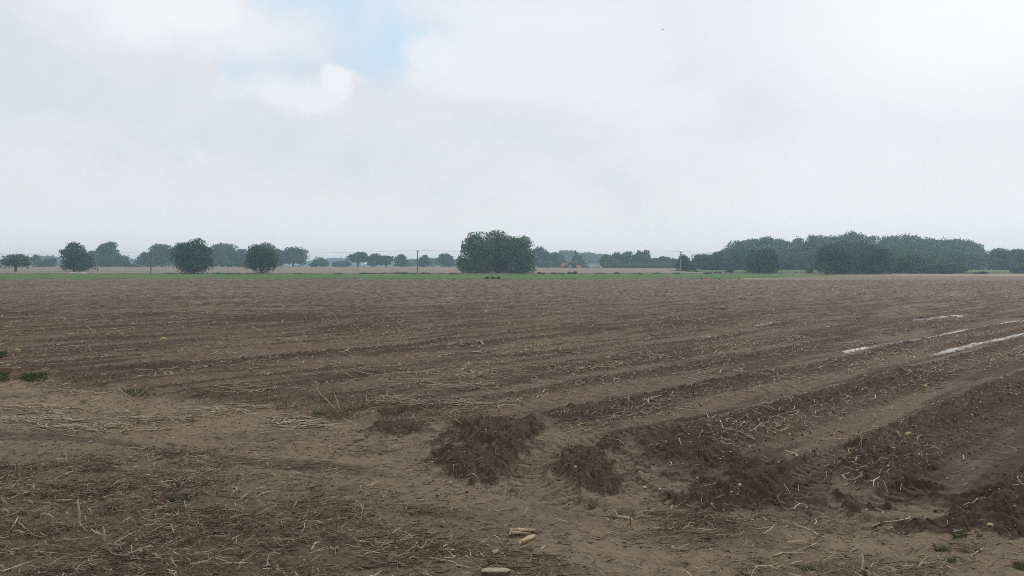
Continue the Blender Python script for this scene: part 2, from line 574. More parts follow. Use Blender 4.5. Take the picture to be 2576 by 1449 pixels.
def soil_material():
    m = bpy.data.materials.new('soil')
    m.use_nodes = True
    t = NT(m.node_tree)
    a1 = t.n('ShaderNodeAttribute', attribute_name='masks')
    a2 = t.n('ShaderNodeAttribute', attribute_name='masks2')
    s1 = t.n('ShaderNodeSeparateColor'); t.put(s1.inputs[0], a1.outputs[0])
    s2 = t.n('ShaderNodeSeparateColor'); t.put(s2.inputs[0], a2.outputs[0])
    rough, wet, litter = s1.outputs
    damp, fld, bey = s2.outputs
    pos = t.n('ShaderNodeNewGeometry').outputs['Position']
    big = t.noise(pos, 0.5, 4, 0.6)
    mid = t.noise(pos, 6, 4, 0.6)
    fin = t.noise(pos, 60, 4, 0.65)
    vfin = t.noise(pos, 230, 2, 0.6)
    silt = t.mix(t.ss(mid, .3, .7), (0.318, 0.241, 0.163), (0.225, 0.165, 0.109))
    silt = t.mix(t.ss(big, .35, .65), silt, (0.276, 0.210, 0.142))
    siltf = t.mix(t.ss(mid, .3, .7), (0.218, 0.156, 0.106), (0.142, 0.098, 0.065))
    silt = t.mix(fld, silt, siltf)
    dark = t.mix(t.ss(fin, .3, .7), (0.118, 0.077, 0.048), (0.058, 0.037, 0.023))  # crumbly soil: darker brown, deepened with the shade between clods
    dark = t.mix(t.ss(big, .35, .7, 0, .4), dark, (0.090, 0.062, 0.040))
    cl = t.noise(pos, 22, 3, .6)
    dark = t.mix(t.ss(cl, .5, .62, 0, .6), dark, (0.125, 0.088, 0.058))
    c = t.mix(t.ss(t.m('ADD', rough, t.m('MULTIPLY', t.m('SUBTRACT', cl, .5), 1.2)), .25, .75), silt, dark)
    # scattered crumbs on the silt
    c = t.mix(t.m('MULTIPLY', t.ss(fin, .54, .62), .7), c, (0.080, 0.057, 0.039))
    c = t.mix(t.m('MULTIPLY', t.ss(vfin, .57, .68), .45), c, (0.30, 0.24, 0.175))
    mr = t.n('ShaderNodeMapping', vector_type='TEXTURE'); mr.inputs['Rotation'].default_value = (0, 0, math.radians(48)); mr.inputs['Scale'].default_value = (7, .55, 1)
    t.put(mr.inputs[0], pos)
    bl = t.noise(mr.outputs[0], 1.0, 5, .68)
    c = t.mix(t.m('MULTIPLY', fld, t.ss(bl, .46, .56, 0, .85)), c, (0.070, 0.044, 0.028))
    # far away the bits of haulm merge into a paler speckle
    mp = t.n('ShaderNodeMapping', vector_type='TEXTURE'); mp.inputs['Rotation'].default_value = (0, 0, math.radians(48)); mp.inputs['Scale'].default_value = (1.6, .5, 1)
    t.put(mp.inputs[0], pos)
    sepx = t.n('ShaderNodeSeparateXYZ'); t.put(sepx.inputs[0], pos)
    fy = sepx.outputs[1]
    lf = t.noise(mp.outputs[0], 1.2, 6, .8)
    ff = t.ss(fy, 22, 75)
    c = t.mix(t.m('MULTIPLY', t.m('MULTIPLY', ff, fld), t.ss(lf, .50, .62, .0, .75)), c, (0.36, 0.28, 0.19))
    # fine trodden straw between the stems
    lt = t.noise(pos, 60, 4, .75)
    c = t.mix(t.m('MULTIPLY', litter, .8), c, t.mix(t.ss(lt, .4, .62), (0.075, 0.056, 0.036), (0.20, 0.152, 0.092)))
    c = t.mix(t.m('MULTIPLY', damp, .8), c, (0.075, 0.054, 0.038))
    c = t.mix(t.m('MULTIPLY', wet, .55), c, (0.080, 0.064, 0.054))
    far = t.mix(t.ss(big, .4, .6), (0.30, 0.24, 0.15), (0.22, 0.20, 0.11))
    c = t.mix(bey, c, far)
    p = t.n('ShaderNodeBsdfPrincipled')
    t.put(p.inputs['Base Color'], c)
    rg = t.ss(wet, .25, .8, .88, .24)
    t.put(p.inputs['Roughness'], rg)
    t.put(p.inputs['Specular IOR Level'], t.ss(wet, .2, .8, .18, .55))
    b = t.n('ShaderNodeBump')
    b.inputs['Distance'].default_value = 0.02
    t.put(b.inputs['Strength'], t.ss(wet, .1, .8, 1.0, .10))
    t.put(b.inputs['Height'], t.m('ADD', fin, t.m('MULTIPLY', vfin, .5)))
    t.put(p.inputs['Normal'], b.outputs[0])
    t.put(t.n('ShaderNodeOutputMaterial').inputs[0], p.outputs[0])
    return m


SOIL = soil_material()
tag(link('ground', build_ground(), SOIL), 'bare brown potato field and sandy headland after harvest', None, None, 'structure')


def strip_sheet(name, x_lo, x_hi, y_lo, y_hi, h, mat_, nx=500, ny=40, amp=0.05, label=None):
    """a crop sheet with a skirt; y_lo / y_hi are functions of X (metres)"""
    xs = np.linspace(x_lo, x_hi, nx)
    f = np.linspace(0, 1, ny)
    X = np.repeat(xs[None, :], ny, 0)
    lo = np.array([y_lo(x) for x in xs]); hi = np.array([y_hi(x) for x in xs])
    Y = lo[None, :] + (hi - lo)[None, :] * (f ** 1.3)[:, None]
    Z = terr(Y) + h + amp * vn(X / .9, Y / 2.5, 41) + amp * .7 * vn(X / .4, Y / 1.1, 42)
    Z[0, :] = terr(Y[0]) - 0.05
    Y[0, :] -= 0.0
    Y[1, :] = Y[0, :] + 0.15
    V = np.stack([X.ravel(), Y.ravel(), Z.ravel()], 1)
    i = np.arange(ny - 1)[:, None]; j = np.arange(nx - 1)[None, :]
    F = np.stack([i * nx + j, i * nx + j + 1, (i + 1) * nx + j + 1, (i + 1) * nx + j], -1).reshape(-1, 4)
    return tag(link(name, npmesh(name, V, F, True), mat_), label, None, None, 'structure')


def crop_material(name, a, b, c2, sc=(.5, .12), k=.55):
    m = bpy.data.materials.new(name); m.use_nodes = True
    t = NT(m.node_tree)
    pos = t.n('ShaderNodeNewGeometry').outputs['Position']
    mp = t.n('ShaderNodeMapping'); mp.inputs['Scale'].default_value = (sc[0], sc[1], 1)
    t.put(mp.inputs[0], pos)
    n = t.noise(mp.outputs[0], 1.0, 5, .65)
    g = t.noise(pos, .02, 3, .6)
    f = t.noise(pos, 3.0, 3, .7)
    c = t.mix(t.ss(n, .35, .65), a, b)
    c = t.mix(t.ss(g, .4, .65, 0, k), c, c2)
    c = t.mix(t.ss(f, .5, .7, 0, .35), c, tuple(x * .6 for x in b))
    p = t.n('ShaderNodeBsdfPrincipled')
    t.put(p.inputs['Base Color'], c)
    p.inputs['Roughness'].default_value = .9
    p.inputs['Specular IOR Level'].default_value = .1
    t.put(t.n('ShaderNodeOutputMaterial').inputs[0], p.outputs[0])
    return m


GREEN = crop_material('young_crop', (0.068, 0.172, 0.032), (0.048, 0.130, 0.024), (0.115, 0.165, 0.05), k=.8)
TAN = crop_material('ripe_grass', (0.30, 0.215, 0.145), (0.22, 0.160, 0.110), (0.25, 0.20, 0.125))
PALE = crop_material('dry_margin', (0.36, 0.28, 0.18), (0.29, 0.23, 0.15), (0.27, 0.25, 0.14))
MAUVE = crop_material('stubble', (0.20, 0.150, 0.115), (0.15, 0.115, 0.092), (0.24, 0.18, 0.12), (.5, .3))
GREEN2 = crop_material('tall_green_crop', (0.09, 0.15, 0.05), (0.07, 0.12, 0.04), (0.13, 0.17, 0.06))
wob = lambda x, s, a, sd: float(a * vn(np.array(x / s), np.array(0.3), sd))
g_lo = lambda x: 145.0 + wob(x, 5, 1.9, 51) + wob(x, 1.3, 1.0, 57) + max(0, (x - 32)) * 1.5
g_hi = lambda x: 262.0 + wob(x, 18, 5, 52)
strip_sheet('grass_field', -330, 112, g_lo, lambda x: max(g_hi(x), g_lo(x) + 1), 0.10, GREEN, label='strip of bright green young crop beyond the brown field')
strip_sheet('hay_field', -460, 210, lambda x: 270 + wob(x, 9, 2, 53), lambda x: 606.0, 0.35, TAN, 600, 40, .10, 'wide tan field of dry grass in front of the far trees')
strip_sheet('dry_margin', 78, 300, lambda x: 196 + wob(x, 9, 3, 54) - (x - 100) * .10 + max(0, 112 - x) * .9, lambda x: 268.0, 0.09, PALE, 300, 30, .05, 'pale dry grass margin below the right hand hedge')
strip_sheet('stubble_strip', 52, 260, lambda x: 139 + wob(x, 9, 3, 55) + max(0, 70 - x) * 1.2, lambda x: max(200 - (x - 100) * .10 + max(0, 112 - x) * .9, 165), 0.03, MAUVE, 300, 30, .02, 'strip of mauve brown stubble at the right end of the brown field')
strip_sheet('green_field', 66, 420, lambda x: 285 + wob(x, 9, 2, 56), lambda x: 366.0, 0.5, GREEN2, 300, 20, .12, 'green crop between the right hand bushes and the wood')

# ------------------------------------------------------------------ puddles in the wheel tracks
wm = bpy.data.materials.new('puddle_water'); wm.use_nodes = True
t = NT(wm.node_tree)
p = t.n('ShaderNodeBsdfPrincipled')
p.inputs['Base Color'].default_value = (0.06, 0.05, 0.042, 1)
p.inputs['Roughness'].default_value = 0.10
p.inputs['Specular IOR Level'].default_value = 0.6
b = t.n('ShaderNodeBump'); b.inputs['Strength'].default_value = .08; b.inputs['Distance'].default_value = .01
t.put(b.inputs['Height'], t.noise(t.n('ShaderNodeNewGeometry').outputs['Position'], 5, 2))
t.put(p.inputs['Normal'], b.outputs[0])
t.put(t.n('ShaderNodeOutputMaterial').inputs[0], p.outputs[0])


def puddle(P, wid, lift=0.016):
    pts = [gp(x, y) for x, y in P]
    n = 160
    L = np.linspace(0, len(pts) - 1, n)
    xs = np.interp(L, range(len(pts)), [q.x for q in pts]); ys = np.interp(L, range(len(pts)), [q.y for q in pts])
    g0 = ground(xs, ys, True)[0]
    zc = float(np.median(g0)) + lift
    f = np.linspace(0, 1, n)
    w = wid * np.minimum(1, np.minimum(f, 1 - f) * 6 + .05) * (0.8 + .35 * vn(xs / .5, ys / .5, 61)) / 2
    w2 = wid * np.minimum(1, np.minimum(f, 1 - f) * 6 + .05) * (0.8 + .35 * vn(xs / .4, ys / .4, 62)) / 2
    w = np.maximum(w * (1 + .35 * vn(xs / .3, ys / .3, 63)), .01); w2 = np.maximum(w2 * (1 + .35 * vn(xs / .3, ys / .2, 64)), .01)
    zz = g0 + lift          # films of water follow the very slight fall of the track
    zz = np.convolve(np.pad(zz, 20, 'edge'), np.ones(41) / 41, 'valid')
    A = np.stack([xs + NXv * w, ys + NYv * w, zz], 1); B = np.stack([xs - NXv * w2, ys - NYv * w2, zz], 1)
    V = np.vstack([A, B])
    i = np.arange(n - 1)
    F = np.stack([i, i + 1, i + n + 1, i + n], 1)
    return tag(link('puddle', npmesh('puddle', V, F, True), wm), 'rain water lying in a wheel track', None, None, 'structure')


for P, w in PUD:
    puddle(P, w)

# ------------------------------------------------------------------ stems, straw and other litter
PALE_C = .97 * np.array([[.60, .50, .36], [.50, .39, .27], [.38, .28, .18], [.66, .58, .46], [.28, .195, .115], [.50, .39, .23]])
MAT_C = np.array([[.34, .255, .165], [.19, .135, .085], [.08, .056, .036], [.50, .41, .29], [.22, .15, .095], [.05, .035, .024], [.38, .285, .185], [.12, .085, .053]])


def stems(name, x, y, length, rad, ang, lift, curve, cols, nseg=4, sides=3, drape=1.0, z0=None, rise=None):
    """many small stems lying on the ground as one mesh. all arguments arrays of N"""
    N = len(x)
    s = np.linspace(-.5, .5, nseg + 1)[None, :] * length[:, None]
    a = ang[:, None] + curve[:, None] * (s / length[:, None])
    kink = (rs.rand(N, nseg + 1) - .5) * .07 * length[:, None]
    cx = x[:, None] + s * np.cos(a) - kink * np.sin(a)
    cy = y[:, None] + s * np.sin(a) + kink * np.cos(a)
    gz = ground(cx.ravel(), cy.ravel())[0].reshape(cx.shape)
    zc = gz.max(1, keepdims=True) * (1 - drape) + gz * drape + lift[:, None] + rad[:, None] * .6
    if rise is not None:
        zc = zc + rise[:, None] * (s / length[:, None] + .5)
    zc = zc + (rs.rand(N, nseg + 1)) * lift[:, None] * .6
    tx = np.gradient(cx, axis=1); ty = np.gradient(cy, axis=1)
    l = np.hypot(tx, ty) + 1e-9
    nx, ny = -ty / l, tx / l
    taper = (1 - .55 * np.abs(np.linspace(-1, 1, nseg + 1)) ** 2)[None, :]
    r = rad[:, None] * taper
    V = []
    for q in range(sides):
        th = 2 * math.pi * q / sides + .5
        V.append(np.stack([cx + nx * r * math.cos(th), cy + ny * r * math.cos(th), zc + r * math.sin(th)], -1))
    V = np.stack(V, 2).reshape(-1, 3)              # N, nseg+1, sides
    b0 = (np.arange(N) * (nseg + 1) * sides)[:, None, None]
    i = (np.arange(nseg) * sides)[None, :, None]
    k = np.arange(sides)[None, None, :]; k2 = (k + 1) % sides
    F = np.stack([b0 + i + k, b0 + i + k2, b0 + i + sides + k2, b0 + i + sides + k], -1).reshape(-1, 4)
    me = npmesh(name, V, F, True)
    vcol(me, 'tint', np.repeat(cols, (nseg + 1) * sides, 0))
    return me


STRAW = attr_mat('dry_stem', 'tint', .8, 0.0, .25)


def scatter(n, r0, r1, ha=33.5):
    """uniform over the ground fan between two radii"""
    r = np.sqrt(rs.rand(n) * (r1 * r1 - r0 * r0) + r0 * r0)
    th = np.radians((rs.rand(n) * 2 - 1) * ha)
    return r * np.sin(th), r * np.cos(th)


def pick(C, n, bright=0.25):
    return C[rs.randint(0, len(C), n)] * (1 + (rs.rand(n, 1) - .5) * bright * 2)


def haulm(n, r0, r1, L0, L1, rad, nseg, sides, pw=1.0):
    x, y = scatter(n, r0, r1)
    z, rough, wet, mt, damp, fld, t, v, px, py = ground(x, y, False)
    row = np.interp(t, [0, .06, .2, .35, .5, .62, .8, .9, 1], [.12, .1, .25, .4, 1, 1, .8, .3, .12])
    far = sstep(v, -9, -13)
    row = row * (1 - far) + far * (0.25 + .75 * np.cos(math.pi * ((t * 2) % 1.0)) ** 2)
    u = x * UX + y * UY
    patch = np.clip(.55 + .95 * vn(u / 1.8, v / .7, 71) + .4 * vn(x / .5, y / .5, 72), .05, 1.2)
    patch = patch * (1 - .3 * sstep(v, -13, -20) * sstep(vn(u / 30, v / 3.0, 73), 0, .5))
    keep = rs.rand(n) < row * fld * patch * pw
    x, y, t = x[keep], y[keep], t[keep]
    m = len(x)
    ang = np.where(rs.rand(m) < .6, math.atan2(UY, UX) + rs.randn(m) * .35, rs.rand(m) * math.pi)
    big = rs.rand(m) ** 2.2
    ln = L0 + (L1 - L0) * big
    return stems('haulm', x, y, ln, rad * (.6 + .8 * rs.rand(m)) * (.8 + .5 * big), ang, .004 + .02 * rs.rand(m) ** 3, rs.randn(m) * .6, pick(PALE_C, m, .3), nseg, sides, .75, rise=rs.randn(m) * .02)


tag(link('haulm_litter', haulm(12000, 5, 15, .04, .30, .0040, 5, 3), STRAW), 'pale dry potato haulm strewn over the nearest rows', None, None, 'stuff')
tag(link('haulm_litter', haulm(60000, 15, 34, .08, .36, .0066, 3, 3, .85), STRAW), 'pale dry potato haulm strewn over the middle of the field', None, None, 'stuff')
tag(link('haulm_litter', haulm(150000, 34, 141, .15, .55, .014, 2, 3, .7), STRAW), 'specks of dry haulm over the far part of the field', None, None, 'stuff')

# heaps of long pale haulm on the headland and at the row ends
HEAPS = [(100, 1035, 110, 13, 150), (40, 1060, 80, 10, 90), (230, 1078, 170, 12, 150), (520, 1045, 90, 15, 130), (420, 1062, 120, 8, 60), (740, 1068, 75, 14, 130), (160, 1058, 60, 8, 60), (330, 1045, 70, 10, 40), (630, 1030, 60, 8, 50), (800, 1078, 60, 10, 40),
         (640, 990, 90, 10, 60), (1150, 975, 130, 14, 120), (1050, 1010, 120, 16, 110), (1240, 950, 120, 10, 90), (1400, 930, 130, 12, 110), (1180, 1030, 70, 16, 90), (1600, 900, 120, 12, 80), (1000, 950, 120, 12, 70), (870, 940, 110, 10, 60), (200, 990, 60, 8, 30), (120, 975, 40, 10, 30)]
hx, hy, hl = [], [], []
for cx, cy, rx, ry, n in HEAPS:
    n = int(n * .55)
    a = rs.randn(n, 2) * .5
    for p_ in a:
        g = gp(cx + p_[0] * rx, cy + p_[1] * ry)
        hx.append(g.x); hy.append(g.y)
hx = np.array(hx); hy = np.array(hy); m_ = len(hx)
me_ = stems('heaps', hx, hy, .15 + .42 * rs.rand(m_), .004 + .0045 * rs.rand(m_), rs.randn(m_) * .4 + .1, .004 + .025 * rs.rand(m_), rs.randn(m_) * .8, pick(PALE_C[[0, 1, 3, 2]], m_, .25), 6, 3, .8)
tag(link('haulm_heaps', me_, STRAW), 'long pale haulm washed into low heaps on the headland', None, None, 'stuff')

# the trodden mat of straw in the left foreground and the smaller one on the right
x, y = scatter(150000, 4.6, 9.6)
g_ = ground(x, y, False)
den = g_[3] * np.clip(.55 + 1.1 * vn(x / .35, y / .22, 81) + .5 * vn(x / .12, y / .09, 82), .02, 1.3)
keep = rs.rand(len(x)) < den * .42
x, y = x[keep], y[keep]; m_ = len(x)
big = rs.rand(m_) ** 3
me_ = stems('mat', x, y, .03 + .20 * big, .0013 + .0027 * rs.rand(m_) ** 2, rs.randn(m_) * .75, .002 + .036 * rs.rand(m_) ** 2, rs.randn(m_) * .6, pick(MAT_C, m_, .3), 3, 3, .7, rise=rs.randn(m_) * .015)
tag(link('straw_litter', me_, STRAW), 'tangled brown straw trodden into the near headland', None, None, 'stuff')
x, y = scatter(14000, 4.6, 9.6)
g_ = ground(x, y, False)
keep = rs.rand(len(x)) < g_[3] * .55 * np.clip(.6 + vn(x / .5, y / .3, 85), .1, 1.3)
x, y = x[keep], y[keep]; m_ = len(x)
me_ = stems('mat2', x, y, .04 + .15 * rs.rand(m_) ** 1.5, .002 + .0022 * rs.rand(m_), rs.randn(m_) * .7, .004 + .03 * rs.rand(m_), rs.randn(m_) * .25, pick(MAT_C[[0, 3, 6, 3, 2]] * 1.25, m_, .3), 4, 4, .6, rise=rs.randn(m_) * .03)
tag(link('straw_litter', me_, STRAW), 'longer pale straws lying on top of the trodden mat', None, None, 'stuff')
# thin bits all over the smooth headland
x, y = scatter(60000, 4.8, 16)
g_ = ground(x, y, False)
keep = (rs.rand(len(x)) < (1 - g_[5]) * (.22 + .2 * vn(x / .6, y / .3, 83))) | (rs.rand(len(x)) < .04)
x, y = x[keep], y[keep]; m_ = len(x)
me_ = stems('bits', x, y, .02 + .10 * rs.rand(m_) ** 2, .0014 + .0022 * rs.rand(m_), rs.randn(m_) * .5, .001 + .006 * rs.rand(m_), rs.randn(m_), pick(MAT_C[[1, 2, 4, 5, 7, 5, 2, 6]] * .8, m_, .4), 2, 3, 1.0)
tag(link('straw_bits', me_, STRAW), 'thin loose bits of stem on the smooth silt', None, None, 'stuff')

# upright stubs and dead grass blades
def blades(name, x, y, h, w, lean, cols, nseg=3):
    N = len(x)
    gz = ground(x, y)[0]
    th = rs.rand(N) * 2 * math.pi
    f = np.linspace(0, 1, nseg + 1)[None, :]
    bx = x[:, None] + np.cos(th)[:, None] * (lean * h)[:, None] * f ** 1.8
    by = y[:, None] + np.sin(th)[:, None] * (lean * h)[:, None] * f ** 1.8
    bz = gz[:, None] - .005 + h[:, None] * f * (1 - .25 * lean[:, None] * f)
    ww = w[:, None] * (1 - .8 * f)
    ph = rs.rand(N)[:, None] * math.pi
    V = np.stack([np.stack([bx - np.cos(ph) * ww, by - np.sin(ph) * ww, bz], -1), np.stack([bx + np.cos(ph) * ww, by + np.sin(ph) * ww, bz], -1)], 2).reshape(-1, 3)
    b0 = (np.arange(N) * (nseg + 1) * 2)[:, None]
    i = (np.arange(nseg) * 2)[None, :]
    F = np.stack([b0 + i, b0 + i + 1, b0 + i + 3, b0 + i + 2], -1).reshape(-1, 4)
    me = npmesh(name, V, F, False)
    vcol(me, 'tint', np.repeat(cols, (nseg + 1) * 2, 0))
    return me


BLADE = attr_mat('grass_blade', 'tint', .7, .25)
WEED_C = np.array([[.17, .13, .075], [.22, .16, .09], [.12, .11, .05], [.10, .075, .045], [.28, .21, .13]])
wx, wy = [], []
for i in range(5200):
    px_ = rs.rand() * 1350 - 120
    yy = np.interp(px_, [p[0] for p in WEED_P], [p[1] for p in WEED_P]) + rs.randn() * (11 if px_ < 600 else 15)
    if vn(np.array(px_ / 42), np.array(yy / 16), 91) < -.05 - .2 * (rs.rand()): continue
    g = gp(px_, yy); wx.append(g.x); wy.append(g.y)
wx = np.array(wx); wy = np.array(wy); m_ = len(wx)
tag(link('dead_grass', blades('dead', wx, wy, .05 + .12 * rs.rand(m_) ** 1.5, .0028 + .002 * rs.rand(m_), .5 + .9 * rs.rand(m_), pick(WEED_C, m_, .3)), BLADE), 'low brown dead grass along the edge of the rows', None, None, 'stuff')
x, y = scatter(9000, 4.7, 9)
g_ = ground(x, y, False)
keep = rs.rand(len(x)) < g_[3] * .3
x, y = x[keep], y[keep]; m_ = len(x)
tag(link('stubble_stubs', blades('stubs', x, y, .02 + .07 * rs.rand(m_) ** 2, .0022 + .002 * rs.rand(m_), .3 + .9 * rs.rand(m_), pick(MAT_C, m_, .3)), BLADE), 'short broken stubs standing in the trodden straw', None, None, 'stuff')

# pebbles: squashed octahedra
def pebbles(x, y, r, cols, lift=.2):
    N = len(x)
    gz = ground(x, y)[0]
    base = np.array([(1, 0, 0), (-1, 0, 0), (0, 1, 0), (0, -1, 0), (0, 0, 1), (0, 0, -1), (.62, .62, .5), (-.62, -.62, .5), (.62, -.62, .5), (-.62, .62, .5)], float)
    ico = np.array([(0, 6, 4), (6, 2, 4), (2, 9, 4), (9, 1, 4), (1, 7, 4), (7, 3, 4), (3, 8, 4), (8, 0, 4), (0, 2, 6), (2, 1, 9), (1, 3, 7), (3, 0, 8), (2, 0, 5), (1, 2, 5), (3, 1, 5), (0, 3, 5)])
    k = base.shape[0]
    P = base[None] * (1 + .35 * (rs.rand(N, k, 1) - .5))
    P = P * (r[:, None, None] * np.stack([.8 + .7 * rs.rand(N), .8 + .5 * rs.rand(N), .45 + .3 * rs.rand(N)], 1)[:, None, :])
    a = rs.rand(N)[:, None] * 6.28
    X = P[:, :, 0] * np.cos(a) - P[:, :, 1] * np.sin(a) + x[:, None]
    Y = P[:, :, 0] * np.sin(a) + P[:, :, 1] * np.cos(a) + y[:, None]
    Z = P[:, :, 2] + (gz + r * lift)[:, None]
    V = np.stack([X, Y, Z], -1).reshape(-1, 3)
    F = (ico[None] + (np.arange(N) * k)[:, None, None]).reshape(-1, 3)
    me = npmesh('pebbles', V, F, True)
    vcol(me, 'tint', np.repeat(cols, k, 0))
    return me


PEB_C = np.array([[.45, .40, .33], [.32, .25, .18], [.38, .30, .20], [.55, .52, .46], [.22, .16, .12], [.40, .26, .17]])
x, y = scatter(34000, 4.9, 24)
g_ = ground(x, y, False)
keep = rs.rand(len(x)) < .12 + .5 * g_[1]
x, y = x[keep], y[keep]; m_ = len(x)
rr = .0035 + .010 * rs.rand(m_) ** 3.5 + .0006 * (np.hypot(x, y) - 5)
tag(link('pebbles', pebbles(x, y, rr * .9, pick(PEB_C, m_, .3)), attr_mat('flint', 'tint', .6, 0, .4)), 'small pale flints scattered over the soil', None, None, 'stuff')
# loose crumbs of the dark soil
x, y = scatter(60000, 4.9, 15)
g_ = ground(x, y, False)
keep = rs.rand(len(x)) < .03 + .45 * g_[1] * (1 - g_[2])
x, y = x[keep], y[keep]; m_ = len(x)
CR = np.array([[.085, .057, .036], [.06, .040, .025], [.10, .07, .046]])
tag(link('soil_crumbs', pebbles(x, y, .003 + .012 * rs.rand(m_) ** 4, pick(CR, m_, .2), .3), attr_mat('soil_crumb', 'tint', .95, 0, .1)), 'loose dark crumbs of soil along the ridges', None, None, 'stuff')

# ------------------------------------------------------------------ single stalks, read off the photograph
def crop_pt(c, x, y):
    ox, oy = {1: (0, 980), 2: (1216, 980), 3: (2432, 980), 4: (0, 1500), 5: (1216, 1500), 6: (2432, 1500)}[c]
    return (ox + x / 2.118) / 1.4161, (oy + y / 2.118) / 1.4161


def gz1(X, Y):
    return float(ground(np.array([X]), np.array([Y]))[0][0])


